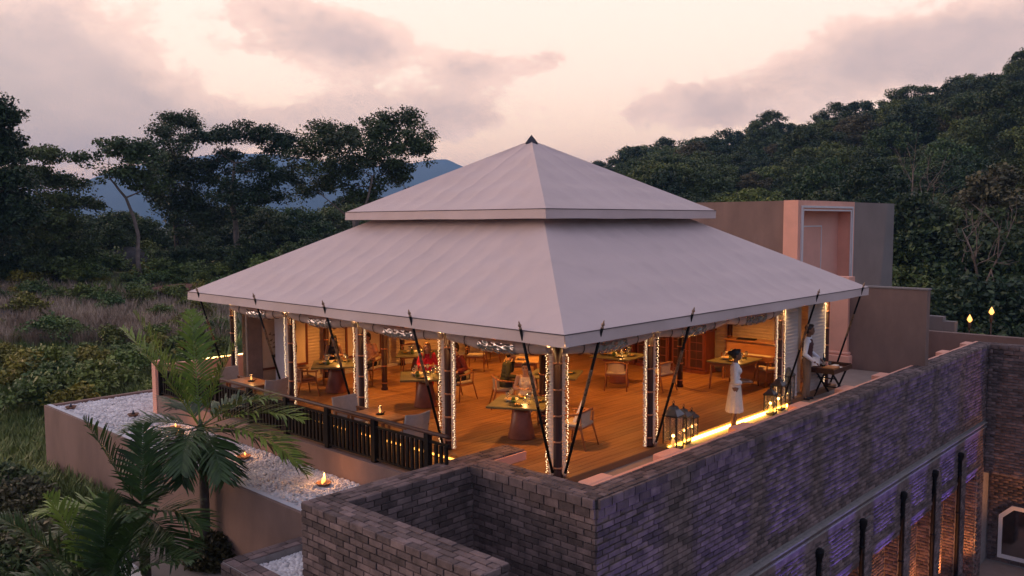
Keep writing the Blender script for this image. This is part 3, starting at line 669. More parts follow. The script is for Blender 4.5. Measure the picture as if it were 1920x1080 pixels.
# inner ceiling lining so lamp light stays in
def cf(k):
    cs = [(-.05, -.05), (10.8, -.05), (10.8, 10.8), (-.05, 10.8)]; a = cs[k]; c = cs[(k + 1) % 4]
    return MB().add([(a[0], a[1], 2.55), (c[0], c[1], 2.55), (5.4, 5.4, 4.4)], [(0, 1, 2)])
for k in range(4): TT(cf(k), 'ceiling_lining', M['canvas_in'])
# posts ----------------------------------------------------------
def ruffle(px, py, dx, dy, w, nrm, z0=.02, z1=2.3, seed=0):
    r = random.Random(seed); ph = r.random() * 6
    def fn(u, v):
        z = z0 + (z1 - z0) * v; e = u ** 1.5; f = math.sin(z * 2 * PI / .062 + ph + .8 * math.sin(z * 5)) * .5 + .5 * math.sin(z * 2 * PI / .041 + ph * 2)
        ww = w * (1 + .10 * math.sin(z * 3.1 + ph)) * (1 + .12 * e * f); o = .036 * e * f + .03 * math.sin(u * PI)
        return (px + dx * u * ww + nrm[0] * o, py + dy * u * ww + nrm[1] * o, z + .012 * e * math.sin(z * 90))
    return MB().grid(fn, 5, 190)
def post(x, y, ruff, name='post', h=2.50, r=.07):
    p = TT(MB().lathe([(r * 1.25, 0), (r * 1.25, .05), (r, .07), (r, h)], 18, (x, y, 0)), name, M['post'], sm=True)
    for z in (.18, .62, 1.06, 1.50, 1.94): TT(MB().lathe([(r + .001, z - .016), (r + .011, z - .008), (r + .011, z + .008), (r + .001, z + .016)], 18, (x, y, 0), False), 'ring', M['copper'], p, True)
    for i, (dx, dy, nr) in enumerate(ruff): 
        TT(ruffle(x + dx * (r + .005), y + dy * (r + .005), dx, dy, .125, nr, seed=int(x * 7 + y * 13) + i), 'gathered_curtain', M['curtain'], p, True)
        ls = MB(); q_ = random.Random(int(x * 5 + y * 11) + i)
        for k in range(70):
            z = .06 + k * .0325 + .012 * q_.random(); w = r + .105 + .045 * q_.random(); cx, cy = x + dx * w + nr[0] * .05, y + dy * w + nr[1] * .05; ls.ball((cx, cy, z), (.0095, .0095, .009), 5, 4)
        TT(ls, 'glow_beads', M['glowbead'], p, True)['kind'] = 'stuff'  # glowing beads added to brighten the curtain edge
    return p
LN = (-1, 0); RN = (0, -1)
post(0, 0, [(0, 1, LN), (1, 0, RN)], r=.073)
for i in (1, 2, 3): post(0, B_ * i, [(0, 1, LN), (0, -1, LN)])
post(0, B_ * 4, [(0, -1, LN)])
for i in (1, 3): post(B_ * i, 0, [(1, 0, RN), (-1, 0, RN)])
post(B_ * 4, 0, [(-1, 0, RN)])
for (i, j) in ((1, 1), (1, 3), (3, 1), (3, 3), (2, 4), (1, 4), (3, 4), (4, 4), (4, 1), (4, 2), (4, 3)): post(B_ * i - (.12 if i == 4 else 0), B_ * j - (.12 if j == 4 else 0), [], 'inner_post', h=2.6)
# guy struts -------------------------------------------------------
def strut(a, b_):
    a = Vector(a); b_ = Vector(b_); d = (b_ - a).normalized(); L = (b_ - a).length
    g = TT(MB().tube([a + d * .03, b_], .024, 8), 'guy_strut', M['black'], sm=True)
    m0 = a + d * L * .50; m1 = a + d * L * .74
    TT(MB().tube([m0 + (m1 - m0) * i / 8 for i in range(9)], [.0255 + .004 * (i % 2) for i in range(9)], 8), 'bamboo_sleeve', M['bam2'], g, True)
    e = b_; pr = [(.012, 0), (.028, .012), (.028, .024), (.012, .032), (.028, .055), (.030, .075), (.012, .10), (.014, .115), (.004, .145)]
    TT(MB().tube([e + d * z for _, z in pr], [r for r, _ in pr], 10), 'finial', M['brass'], g, True)
    TT(MB().tube([a - d * .02, a + d * .12], .030, 8), 'foot_sleeve', M['brass'], g, True)
for i in range(5): strut((-.03 if i == 0 else -.06, B_ * i + (.06 if i == 0 else .07), -.02), (EA - .03, B_ * i + .01, ZE + .02))
for i in (0, 1, 3, 4): strut((B_ * i + (.06 if i == 0 else .07), -.08, -.02), (B_ * i + .03, EA - .03, ZE + .02))
strut((10.85, B_ * .35, 0), (XE + .03, .35, ZE + .02))
# rolled-up side panels ---------------------------------------------
def roll(a, c, nrm, seed):
    r = random.Random(seed); a = Vector(a); c = Vector(c); n = Vector((*nrm, 0)); L = (c - a).length; t = (c - a) / L
    def path(s): return a + t * s + Vector((0, 0, 2.20 - .10 * math.sin(PI * s / L))) + n * .04
    n_ = 60; pts = [path(L * i / n_) for i in range(n_ + 1)]; rad = [.108 + .006 * math.sin(i * .35 + seed) + .002 * math.sin(i * 1.7) for i in range(n_ + 1)]
    o = TT(MB().tube(pts, rad, 14), 'rolled_panel', M['rollc'], sm=True)
    s0, s1 = L * .30, L * .66                                # crumpled clear window shows in the middle of the roll
    def fn(u, v):
        s = s0 + (s1 - s0) * u; p = path(s); an = -1.9 + 2.5 * v; w = .126 + .010 * math.sin(s * 13 + v * 17 + seed) * math.sin(v * 9 - s * 7) + .006 * math.sin(s * 29 - v * 21)
        q = p + n * math.cos(an) * w + Vector((0, 0, math.sin(an) * w)); return tuple(q)
    TT(MB().grid(fn, 60, 16), 'window_sheet', M['pvc'], o, True)
    for s in (L * .16, L * .80):
        p = path(s); ring = [p + n * math.cos(q) * .119 + Vector((0, 0, math.sin(q) * .119)) for q in np.linspace(0, 2 * PI, 19)]
        TT(MB().tube([tuple(v) for v in ring], .007, 5), 'strap', M['strap'], o, True)
for i in range(4): roll((0, B_ * i + .12, 0), (0, B_ * (i + 1) - .12, 0), LN, i)
roll((.12, 0, 0), (B_ - .12, 0, 0), RN, 7); roll((B_ + .12, 0, 0), (B_ * 2 - .05, 0, 0), RN, 8); roll((B_ * 2 + .05, 0, 0), (B_ * 3 - .12, 0, 0), RN, 9)
# canvas back walls --------------------------------------------------
def pleat_wall(p0, p1, nrm, z0, z1, mat, name='pleated_wall', pitch=.085, amp=.012):
    a = Vector(p0); c = Vector(p1); n = Vector(nrm); rows = int((z1 - z0) / pitch) * 4
    def fn(u, v): 
        z = z0 + (z1 - z0) * v; w = (z / pitch) % 1; o = amp * (abs(w - .5) * 2) ** .6; p = a + (c - a) * u + n * o; return (p.x, p.y, z)
    return TT(MB().grid(fn, 6, rows), name, mat, sm=False)
pleat_wall((.3, 10.86), (10.9, 10.86), (0, -1), 0, 2.6, M['canvas_in']); pleat_wall((10.86, 10.9), (10.86, -.02), (-1, 0), 0, 2.6, M['canvas_in'])
pleat_wall((B_ * 3 + .25, -.02), (B_ * 3 + .95, -.02), (0, -1), 0, 2.4, M['canvas_grey']); pleat_wall((B_ * 3 + 1.5, -.02), (B_ * 4 - .2, -.02), (0, -1), 0, 2.4, M['canvas_grey'])
TT(MB().box(B_ * 3 + 1.0, .12, 0, B_ * 3 + 1.45, .16, 2.4), 'door_panel', M['canvas_in'])
TT(MB().cbox(B_ * 3 + 1.02, .06, 1.2, .09, .09, 2.4, .01), 'door_post', pm('honey_wood', (.42, .24, .10), rough=.4, scale=3, stretch=(5, 5, .4))); 
for y0 in (.3, 3.0, 5.7, 8.3): TT(MB().box(10.80, y0 + 1.15, 0, 10.84, y0 + 1.20, 2.5), 'wall_seam', M['canvas_grey'])
for x0 in (2.9, 5.0, 7.4, 9.6): TT(MB().box(x0, 10.80, 0, x0 + .05, 10.835, 2.5), 'wall_seam', M['canvas_grey'])
TT(MB().box(.3, 10.72, 0, 10.8, 10.80, .07).box(10.72, .0, 0, 10.80, 10.72, .07), 'skirting', M['canvas_grey'])
# white service panel by the far left corner
TT(MB().cbox(1.16, 10.30, .95, .16, .60, 1.9, .01), 'white_cabinet', pm('lilac_white', (.80, .78, .82), rough=.5, var=.04))
TT(MB().cbox(1.42, 10.5, 1.05, .30, .26, 2.1, .01), 'wood_column', pm('pale_oak', (.52, .33, .17), rough=.5, scale=2, stretch=(4, 4, .4)))
TT(MB().cbox(.55, 10.72, 1.2, .42, .10, 2.4, .01), 'grey_jamb', pm('grey_jamb', (.20, .16, .15), rough=.7))

# ---- lamps: downlight on the inner side of every post top, added unseen pendants under the ceiling for general glow
def downlight(x, y, ix, iy, en, label):
    t = thing('post_downlight', label, 'lamp', (x + ix * .17, y + iy * .17, 2.36), 0, 'downlights on the posts')
    MB().lathe([(.03, .07), (.045, .06), (.045, -.05), (.040, -.05)], 12).build('housing', M['post'], t, True)
    MB().lathe([(.036, -.045), (.036, -.052)], 12).build('lens', pm('warm_lens', (1, .7, .3), emit=(1, .62, .22), es=25), t)
    MB().bar((-ix * .10, -iy * .10, .03), (-ix * .03, -iy * .03, .03), .02).build('bracket', M['post'], t)
    lamp('bulb', 'SPOT', en, (1, .60, .24), (0, 0, -.06), t, .03, 1.7, (-ix * .04, -iy * .04, -1), .8)
dl = 'small brass downlight fixed high on a tent post'
for i in range(5):
    if i < 4: downlight(0, B_ * i, -.62, .85, 30, dl)
    if i: downlight(0, B_ * i, -.62, -.85, 30, dl)
downlight(0, 0, .85, -.62, 30, dl)
for i in (1, 3):
    downlight(B_ * i, 0, .85, -.62, 30, dl); downlight(B_ * i, 0, -.85, -.62, 30, dl)
downlight(B_ * 4, 0, -.85, -.62, 30, dl)
PEND = [(2.7, 6.9), (2.7, 4.0), (5.4, 2.4), (5.4, 5.4), (7.9, 7.6), (8.4, 3.6), (2.6, 9.4), (6.4, 9.2), (9.3, 1.6), (1.4, 1.3)]
for (x, y) in PEND:
    t = thing('added_pendant', 'unseen round woven pendant lamp added under the tent ceiling for glow', 'lamp', (x, y, 2.52), 0, 'added pendant lamps')
    MB().tube([(0, 0, .16), (0, 0, .62 if x < 2 else 1.1)], .008, 5).build('cord', M['black'], t)
    MB().lathe([(.05, .17), (.14, .14), (.19, .02), (.16, -.10), (.09, -.15)], 16, close=False).build('shade', pm('woven_shade', (.55, .36, .16), rough=.7, scale=30, var=.3), t, True)
    MB().ball((0, 0, -.02), .05).build('bulb', pm('bulb_glow', (1, .7, .3), emit=(1, .6, .22), es=18), t, True)
    lamp('bulb_light', 'SPOT', 205, WARM, (0, 0, -.17), t, .10, 2.35, (0, 0, -1), .7)
# LED strips: under the deck nosing (right) and along the balcony step (left)
led = pm('led_strip', (1, .7, .2), emit=(1, .50, .07), es=20)
t = thing('led_strip', 'bright yellow light strip along the deck edge by the lanterns', 'light strip', (5.3, -.16, -.08))
MB().box(-2.2, -.022, -.036, 2.9, -.001, .028).build('glow_tube', led, t)
t = thing('led_strip', 'dim warm light strip under the deck edge behind the railing', 'light strip', (-.26, 6, -.07))
MB().box(-.012, -4.2, -.02, .0, 4.6, .02).build('glow_tube', pm('led_dim', (1, .6, .15), emit=(1, .45, .08), es=3.5), t)
t = thing('led_strip', 'warm light strip on top of the pink balcony end wall', 'light strip', (.3, 12.56, .628))
MB().box(-.25, -.05, -.006, 2.0, .05, .012).build('glow_tube', pm('led_top', (1, .7, .3), emit=(1, .60, .2), es=7), t)
# ================================================================ FURNITURE
M['wood'] = pm('teak', (.26, .095, .035), (.36, .15, .055), rough=.4, scale=4, stretch=(3, 3, 1), rnd=.1)
M['cush'] = pm('cream_cushion', (.46, .37, .27), rough=.85, scale=20, var=.08, bump=.1)
M['leather'] = pm('brown_leather', (.20, .075, .035), rough=.5, scale=12)
M['olive'] = pm('olive_table_top', (.13, .12, .055), (.19, .165, .08), rough=.38, scale=5)
M['terra'] = pm('terracotta_pedestal', (.20, .055, .030), (.27, .085, .045), rough=.45, scale=4)
M['plate'] = pm('stoneware', (.045, .045, .035), rough=.3, scale=10)
M['cream'] = pm('cream_china', (.62, .55, .42), rough=.3)
M['food'] = pm('curry', (.42, .16, .03), (.55, .33, .06), rough=.5, scale=40, bump=.5)
M['green'] = pm('herb_green', (.05, .10, .02), (.16, .20, .03), rough=.5, scale=40)
M['glass'] = pm('clear_glass', (.85, .85, .85), rough=.03, trans=.92, var=.02)
M['pane'] = pm('lantern_pane', (.75, .72, .66), rough=.03, trans=.95, var=.02)
M['wax'] = pm('candle_wax', (.75, .6, .4), rough=.5, emit=(1, .5, .15), es=.9)
M['grcov'] = pm('grey_sling', (.33, .29, .28), rough=.85, scale=14, var=.08, bump=.1)
M['napkin'] = pm('lilac_linen', (.58, .56, .64), rough=.8, var=.06)
M['mahog'] = pm('cabinet_wood', (.15, .035, .014), (.22, .06, .025), rough=.35, scale=3, stretch=(3, 3, .6))
M['cabglass'] = pm('cabinet_glass', (.05, .02, .012), rough=.12, var=.3)
def chair_proto(name, label, loc, rz, seatm, group=None):
    t = thing(name, label, 'chair', loc, rz, group)
    for sx, sy in ((1, 1), (1, -1), (-1, 1), (-1, -1)):
        top = .62 if sx > 0 else .68
        MB().tube([(sx * .26 - (.06 if sx < 0 else 0), sy * .28, 0), (sx * .20, sy * .255, .42), (sx * .19 - (.02 if sx < 0 else 0), sy * .27, top)], [.014, .021, .016], 7).build('leg', M['wood'], t, True)
    MB().box(-.20, -.25, .37, .20, .25, .41).build('seat_frame', M['wood'], t)
    MB().cbox(0, 0, .445, .48, .49, .075, .025).build('seat', seatm, t, True)
    U = [(.24, -.275, .635), (.05, -.285, .645), (-.14, -.27, .675), (-.235, -.17, .72), (-.265, 0, .735), (-.235, .17, .72), (-.14, .27, .675), (.05, .285, .645), (.24, .275, .635)]
    MB().tube(U, [.018, .022, .022, .026, .028, .026, .022, .022, .018], 8).build('arm_rail', M['wood'], t, True)
    def fn(u, v):
        y = -.21 + .42 * u; x = -.245 + .10 * (abs(2 * u - 1)) ** 2; z = .47 + .235 * v; return (x - .02 * v, y, z)
    def fb(u, v): p = fn(u, v); return (p[0] + .035 + .008 * math.sin(PI * u) * math.sin(PI * v), p[1] * .98, p[2])
    mb = MB().grid(fn, 8, 4); mb.grid(fb, 8, 4); mb.build('backrest', seatm, t, True)
    return t
CH = None
def chair(p, face, label, seatm=None):
    global CH
    rz = math.atan2(face[1] - p[1], face[0] - p[0])
    if seatm is None and CH is not None: return copy_tree(CH, (p[0], p[1], 0), rz, label)
    t = chair_proto('dining_armchair', label, (p[0], p[1], 0), rz, seatm or M['cush'], 'teak dining armchairs')
    if seatm is None: CH = t
    return t
TB = None
def ped_table(c, rz, label, size=1.15):
    global TB
    if TB is not None: return copy_tree(TB, (c[0], c[1], 0), rz, label, (size / 1.15, size / 1.15, 1))
    t = thing('pedestal_table', label, 'table', (c[0], c[1], 0), rz, 'olive pedestal tables')
    MB().cbox(0, 0, .70, 1.15, 1.15, .045, .012).build('table_top', M['olive'], t)
    MB().lathe([(.27, 0), (.275, .02), (.17, .52), (.15, .56)], 22).build('pedestal', M['terra'], t, True)
    MB().lathe([(.075, .56), (.075, .62), (.12, .66), (.13, .678)], 18).build('collar', pm('brass_collar', (.5, .33, .17), rough=.35, metal=.6), t, True)
    TB = t; return t
PROT = {}
def item(kind, p, label, group=None, rz=0, s=1):
    key = kind
    if key in PROT: return copy_tree(PROT[key], tuple(p), rz, label, s)
    if kind == 'dinner_plate':
        t = thing(kind, label, 'plate', p, rz, 'plates of food'); MB().lathe([(.06, 0), (.08, .004), (.135, .02), (.132, .024), (.07, .010), (.001, .009)], 24).build('plate', M['plate'], t, True)
        mb = MB()
        for k in range(7): a = k * 2.4; mb.ball((.05 * math.cos(a) * (k / 7) ** .4, .05 * math.sin(a) * (k / 7) ** .4, .022), (.03, .026, .016), 7, 5)
        mb.build('food', M['food'], t, True); MB().ball((.05, -.03, .025), (.03, .02, .014), 6, 5).build('garnish', M['green'], t)
    elif kind == 'serving_bowl':
        t = thing(kind, label, 'bowl', p, rz, 'serving bowls'); MB().lathe([(.06, 0), (.10, .015), (.145, .055), (.14, .06), (.09, .025), (.001, .02)], 24).build('bowl', M['cream'], t, True)
        MB().lathe([(.125, .046), (.08, .058), (.001, .066)], 14, close=False).build('food', M['food'], t, True)
    elif kind == 'wine_glass':
        t = thing(kind, label, 'glass', p, rz, 'wine glasses'); MB().lathe([(.036, 0), (.034, .004), (.006, .01), (.005, .09), (.03, .115), (.042, .15), (.040, .19), (.034, .215), (.0325, .215), (.038, .18), (.039, .15), (.028, .12), (.001, .10)], 14, close=False).build('glass', M['glass'], t, True)
    elif kind == 'tea_light':
        t = thing(kind, label, 'candle', p, rz, 'candles on the tables'); MB().lathe([(.034, 0), (.04, .02), (.04, .075), (.037, .075), (.037, .02), (.001, .012)], 14, close=False).build('holder', M['glass'], t, True)
        MB().lathe([(.03, .014), (.03, .045)], 12).build('candle', M['wax'], t, True); flame(t, (0, 0, .045), .055, .014)
        lamp('candle_light', 'POINT', 5, (1, .5, .16), (0, 0, .16), t, .03)
    elif kind == 'herb_pot':
        t = thing(kind, label, 'pot', p, rz, 'small green pots'); MB().lathe([(.035, 0), (.05, .05), (.052, .085), (.046, .085), (.04, .06)], 14).build('pot', M['green'], t, True)
        mb = MB()
        for k in range(12): a = k * 2.4; mb.ball((.025 * math.cos(a), .025 * math.sin(a), .10 + .01 * (k % 3)), (.018, .018, .014), 5, 4)
        mb.build('leaves', M['green'], t)
    PROT[key] = t; return t
def dress(c, where, seats, z=.7225, extra=True):
    """lay a table: where = short phrase naming the table"""
    item('tea_light', (c[0] + .05, c[1] - .05, z), 'small burning candle in a glass on the ' + where)
    item('serving_bowl', (c[0] - .12, c[1] + .16, z), 'cream serving bowl of curry on the ' + where)
    for k, s in enumerate(seats):
        d = np.array([s[0] - c[0], s[1] - c[1]]); d = d / np.linalg.norm(d); q = np.array([-d[1], d[0]])
        a = np.array(c) + d * .36; g = np.array(c) + d * .24 + q * .22; g2 = np.array(c) + d * .16 - q * .24
        item('dinner_plate', (a[0], a[1], z), 'dark plate of food on the ' + where)
        item('wine_glass', (g[0], g[1], z), 'clear wine glass on the ' + where); item('wine_glass', (g2[0], g2[1], z), 'clear wine glass on the ' + where)
    if extra:
        item('herb_pot', (c[0] - .25, c[1] - .02, z), 'small green pot on the ' + where)
T1, T2, T3, T5, T8, T7 = (1.72, 8.80), (2.15, 5.85), (1.55, 2.25), (7.55, 4.25), (4.35, 3.75), (4.25, 8.55)
T6 = (8.95, 1.62); T4 = (5.35, 5.75)
w1p, m1p, w2p, m2p, w3p, m3p = (2.36, 9.82), (3.0, 9.05), (3.0, 6.75), (3.20, 5.80), (2.55, 3.05), (3.30, 4.42)
ped_table(T1, math.radians(53), 'olive pedestal table where the woman in a black sleeveless top sits')
ped_table(T2, math.radians(50), 'olive pedestal table where the woman in red sits')
ped_table(T3, math.radians(29), 'olive pedestal table nearest the corner post, woman in a cream top behind it')
ped_table(T5, math.radians(8), 'olive pedestal table laid with many glasses in front of the cabinets')
ped_table(T8, math.radians(30), 'olive pedestal table facing the man in dark green')
ped_table(T7, math.radians(45), 'olive pedestal table behind the woman in red, unoccupied')
dress(T1, 'table of the woman in black', [w1p, m1p, (.9, 9.3)]); dress(T2, 'table of the woman in red', [w2p, m2p, (1.5, 5.3)])
dress(T3, 'table of the woman in cream', [w3p, (2.3, 1.4), (.9, 1.9)]); dress(T5, 'laid table before the cabinets', [(6.7, 3.6), (8.4, 4.6), (7.9, 3.2), (7.1, 5)])
dress(T8, 'table of the man in dark green', [m3p, (5, 3)]); dress(T7, 'unoccupied table behind the woman in red', [(3.5, 9.2), (5, 8.2)])
# four-legged tables
def leg_table(c, rz, label, top, w=1.25, d=.95):
    t = thing('wooden_table', label, 'table', (c[0], c[1], 0), rz)
    MB().cbox(0, 0, .70, w, d, .04, .012).build('table_top', top, t)
    MB().box(-w / 2 + .08, -d / 2 + .08, .60, w / 2 - .08, d / 2 - .08, .678).build('apron', M['wood'], t)
    for sx in (-1, 1):
        for sy in (-1, 1): MB().tube([(sx * (w / 2 - .07), sy * (d / 2 - .07), 0), (sx * (w / 2 - .10), sy * (d / 2 - .10), .62)], [.022, .034], 8).build('leg', M['wood'], t, True)
    return t
leg_table(T6, math.radians(2), 'four-legged olive topped table between the woman in white and the piano', M['olive']); dress(T6, 'table by the piano', [(8.2, 1.4), (9.7, 1.6)])
leg_table(T4, math.radians(40), 'pale round-cornered wooden table in the middle of the tent', pm('pale_table', (.50, .30, .13), rough=.45, scale=4), .9, .9); item('serving_bowl', (5.3, 5.7, .72), 'cream serving bowl on the pale wooden table')
# chairs
def sit_at(px, py, z, face, label, m=None):
    p = at_z(px, py, z); return chair((p[0], p[1]), face, label, m)
chair(w1p, T1, 'teak armchair under the woman in a black sleeveless top'); chair(m1p, T1, 'teak armchair under the man in a peach shirt')
chair(w2p, T2, 'teak armchair under the woman in red'); chair(m2p, T2, 'teak armchair under the man in dark red')
chair(w3p, T3, 'teak armchair under the woman in a cream top'); chair(m3p, (4.6, 3.3), 'teak armchair under the man in dark green')
sit_at(571, 716, .35, T1, 'brown leather armchair with its back to the railing at the first far table', M['leather'])
c3 = sit_at(1082, 797, .40, T3, 'empty teak armchair with a lilac cloth on it by the corner post')
chair((6.72, 3.72), T5, 'empty teak armchair with its square cream back to the courtyard'); sit_at(1238, 694, .5, T5, 'empty teak armchair between the laid table and the right-hand post')
sit_at(1440, 690, .45, T6, 'empty teak armchair beside the piano'); sit_at(772, 665, .45, T7, 'empty teak armchair against the far canvas wall behind the woman in red')
sit_at(893, 665, .45, (4.2, 7), 'empty teak armchair on the open floor behind the man in dark red'); sit_at(915, 655, .4, (7, 7), 'empty teak armchair deep in the tent by the far wall')
chair((5.95, 6.45), T4, 'empty teak armchair beyond the pale wooden table')
# folded lilac cloth on the empty chair
nap = thing('folded_napkin', 'lilac linen cloth standing folded on the empty armchair by the corner post', 'cloth', (c3.location.x, c3.location.y, .485), c3.rotation_euler.z)
MB().add([(-.05, -.16, 0), (-.05, .16, 0), (-.12, 0, .42), (.02, -.15, 0), (.02, .15, 0), (-.10, 0, .41)], [(0, 1, 2), (3, 5, 4), (0, 3, 4, 1), (0, 2, 5, 3), (1, 4, 5, 2)]).build('cloth', M['napkin'], nap)
for (x, y, z, lab) in ((3.05, 8.55 + .9, .0, ''),): pass
# balcony tables and sling chairs
M['orange'] = pm('oiled_teak_top', (.40, .15, .045), (.50, .21, .065), rough=.35, scale=3, stretch=(4, .5, 4))
def balcony_set(cx, cy, who):
    t = thing('balcony_table', 'slatted orange teak balcony table with an oil lamp, ' + who, 'table', (cx, cy, -.12)); 
    n = 7; w = .66 / n
    for i in range(n): MB().cbox(-.33 + w * (i + .5), 0, .655, w - .006, 1.14, .03, .004).build('slat', M['orange'], t)
    MB().box(-.28, -.5, .60, .28, .5, .638).build('apron', M['wood'], t)
    for sx in (-1, 1):
        for sy in (-1, 1): MB().bar((sx * .27, sy * .48, 0), (sx * .27, sy * .48, .62), .05).build('leg', M['wood'], t)
    for s, nm in ((1, 'far'), (-1, 'near')):
        y = cy + s * .86; c = thing('sling_chair', 'grey sling chair, %s end of balcony table %s' % ('meadow' if s > 0 else 'brick wall', who), 'chair', (cx + .02, y, -.12), -s * PI / 2, 'grey sling chairs')
        for sy in (-1, 1):
            MB().bar((.25, sy * .27, 0), (.22, sy * .27, .60), .04).build('leg', M['wood'], c); MB().bar((-.27, sy * .27, 0), (-.20, sy * .27, .62), .04).build('leg', M['wood'], c)
            MB().cbox(0, sy * .27, .62, .56, .05, .03, .006).build('armrest', M['wood'], c)
        MB().cbox(0, 0, .42, .48, .50, .05, .015).build('seat', M['grcov'], c)
        def fn(u, v): yy = -.29 + .58 * u; z = .34 + .52 * v + .02 * abs(2 * u - 1); return (-.22 - .10 * v - .05 * math.sin(PI * u), yy, z)
        def fb(u, v): p = fn(u, v); return (p[0] + .04, p[1], p[2])
        mb = MB().grid(fn, 8, 6); mb.grid(fb, 8, 6)
        mb.add([fn(i / 8, 1) for i in range(9)] + [fb(i / 8, 1) for i in range(9)], [(i, i + 1, i + 10, i + 9) for i in range(8)]); mb.add([fn(0, j / 6) for j in range(7)] + [fb(0, j / 6) for j in range(7)], [(i, i + 1, i + 8, i + 7) for i in range(6)]); mb.add([fn(1, j / 6) for j in range(7)] + [fb(1, j / 6) for j in range(7)], [(i, i + 1, i + 8, i + 7) for i in range(6)])
        mb.build('sling_back', M['grcov'], c, True)
    o = thing('oil_lamp', 'small glass oil lamp burning on the balcony table ' + who, 'lamp', (cx + .02, cy - .02, .552), 0, 'oil lamps on the balcony tables')
    MB().lathe([(.07, 0), (.085, .006), (.085, .012), (.02, .016)], 16).build('saucer', M['black'], o, True)
    MB().bar((.08, 0, .01), (.16, .05, .02), .02, .008).build('saucer_handle', M['black'], o)
    MB().lathe([(.03, .014), (.036, .05), (.036, .12), (.024, .17), (.022, .17), (.033, .12), (.033, .05), (.02, .016)], 14, close=False).build('chimney', M['glass'], o, True)
    flame(o, (0, 0, .03), .10, .022); lamp('oil_lamp_light', 'POINT', 3.5, (1, .52, .16), (0, 0, .22), o, .04)
balcony_set(-.60, 4.05, 'opposite the woman in red'); balcony_set(-.52, 9.05, 'beside the white cabinet')
# framed pictures on the far wall
def picture(x0, x1, z0, z1, label, cat, art):
    t = thing('framed_picture', label, cat, ((x0 + x1) / 2, 10.78, z0)); w = x1 - x0; h = z1 - z0
    MB().box(-w / 2, .0, 0, -w / 2 + .06, .03 - .0, h).box(w / 2 - .06, .0, 0, w / 2, .03, h).box(-w / 2 + .06, .0, 0, w / 2 - .06, .03, .06).box(-w / 2 + .06, .0, h - .06, w / 2 - .06, .03, h).build('frame', M['mahog'], t)
    MB().box(-w / 2 + .06, .018, .06, w / 2 - .06, .028, h - .06).build('canvas', pm('picture_canvas', (.70, .58, .42), rough=.7, var=.05), t)
    art(t, w, h); return t
def leaf(mb, cx, cz, L, wd, a, y=.012):
    n = 8; vs = []
    for i in range(n + 1):
        s = i / n; ww = wd * math.sin(PI * s) ** .7
        for sg in (1, -1): vs.append((cx + math.cos(a) * L * s - math.sin(a) * ww * sg, y, cz + math.sin(a) * L * s + math.cos(a) * ww * sg))
    mb.add(vs, [(2 * i, 2 * i + 1, 2 * i + 3, 2 * i + 2) for i in range(n)])
M['leafart'] = pm('painted_leaf', (.035, .045, .015), rough=.7, var=.4); M['redart'] = pm('painted_red', (.35, .03, .015), rough=.6); M['lineart'] = pm('painted_brown', (.17, .08, .03), rough=.7)
def art1(t, w, h):
    mb = MB()
    for (cx, cz, L, wd, a) in ((.02, .95, .28, .07, .9), (-.10, .98, .26, .06, 1.5), (.10, .85, .26, .07, 2.0), (.33, .60, .5, .06, 1.35), (.45, .95, .35, .06, 1.8), (-.05, .30, .30, .07, .25), (.2, .22, .3, .06, .7), (.42, .2, .5, .05, 1.5), (-.25, .34, .25, .06, .1)): leaf(mb, cx, cz, L, wd, a)
    mb.build('painted_leaves', M['leafart'], t); mb = MB(); leaf(mb, .10, .52, .26, .035, .1); leaf(mb, .14, .49, .22, .03, -.05, .0105); mb.build('painted_lips', M['redart'], t)
    mb = MB(); r = random.Random(3)
    for k in range(26): leaf(mb, -.38 + .42 * r.random(), .55 + .45 * r.random(), .07 + .05 * r.random(), .012, r.random() * 6.3, .011)
    leaf(mb, .0, .05, .35, .02, .8, .009); mb.build('painted_petals', M['lineart'], t, kind='stuff')
def art2(t, w, h):
    mb = MB()
    for (cx, cz, L, wd, a) in ((-.25, .5, .45, .09, 1.5), (-.15, .85, .5, .12, .2), (.15, 1.0, .5, .10, -.8), (-.05, .95, .4, .1, .9), (-.28, .38, .2, .03, 1.9)): leaf(mb, cx, cz, L, wd, a)
    mb.build('painted_figure', pm('painted_rust', (.26, .07, .02), rough=.7), t)
picture(.55, 2.20, .42, 2.05, 'large framed botanical painting with dark leaves and a red mark on the far wall', 'painting', art1)
picture(3.45, 4.72, .42, 1.95, 'framed painting of a rust-coloured figure on cream on the far wall', 'painting', art2)
# cabinets
def cabinet(y0, y1, h, label):
    t = thing('glazed_cabinet', label, 'cabinet', (10.28, (y0 + y1) / 2, 0)); w = y1 - y0
    MB().box(-.24, -w / 2, .09, .26, w / 2, h - .05).build('carcass', M['mahog'], t); MB().box(-.28, -w / 2 - .02, 0, .27, w / 2 + .02, .09).build('plinth', M['mahog'], t)
    MB().cbox(0, 0, h - .02, .60, w + .08, .06, .015).build('cornice', M['mahog'], t)
    for s in (-1, 1):
        d = MB().box(-.275, s * w / 4 - w / 4 + .03, .12, -.243, s * w / 4 + w / 4 - .03, h - .08).build('door', M['mahog'], t)
        for i in range(4):
            for j in range(2):
                ya = s * w / 4 - w / 4 + .08 + j * (w / 2 - .16) / 2; z0 = .17 + i * (h - .30) / 4
                MB().box(-.279, ya + .008, z0 + .01, -.270, ya + (w / 2 - .16) / 2 - .008, z0 + (h - .30) / 4 - .012).build('pane', M['cabglass'], d)
        MB().ball((-.285, s * .03, h * .5), .012, 6, 4).build('knob', M['brass'], d)
cabinet(3.10, 4.20, 1.24, 'dark red glazed cabinet nearest the piano'); cabinet(4.30, 5.40, 1.24, 'dark red glazed cabinet in the middle of the row of three'); cabinet(5.50, 6.60, 1.24, 'dark red glazed cabinet deepest in the tent')
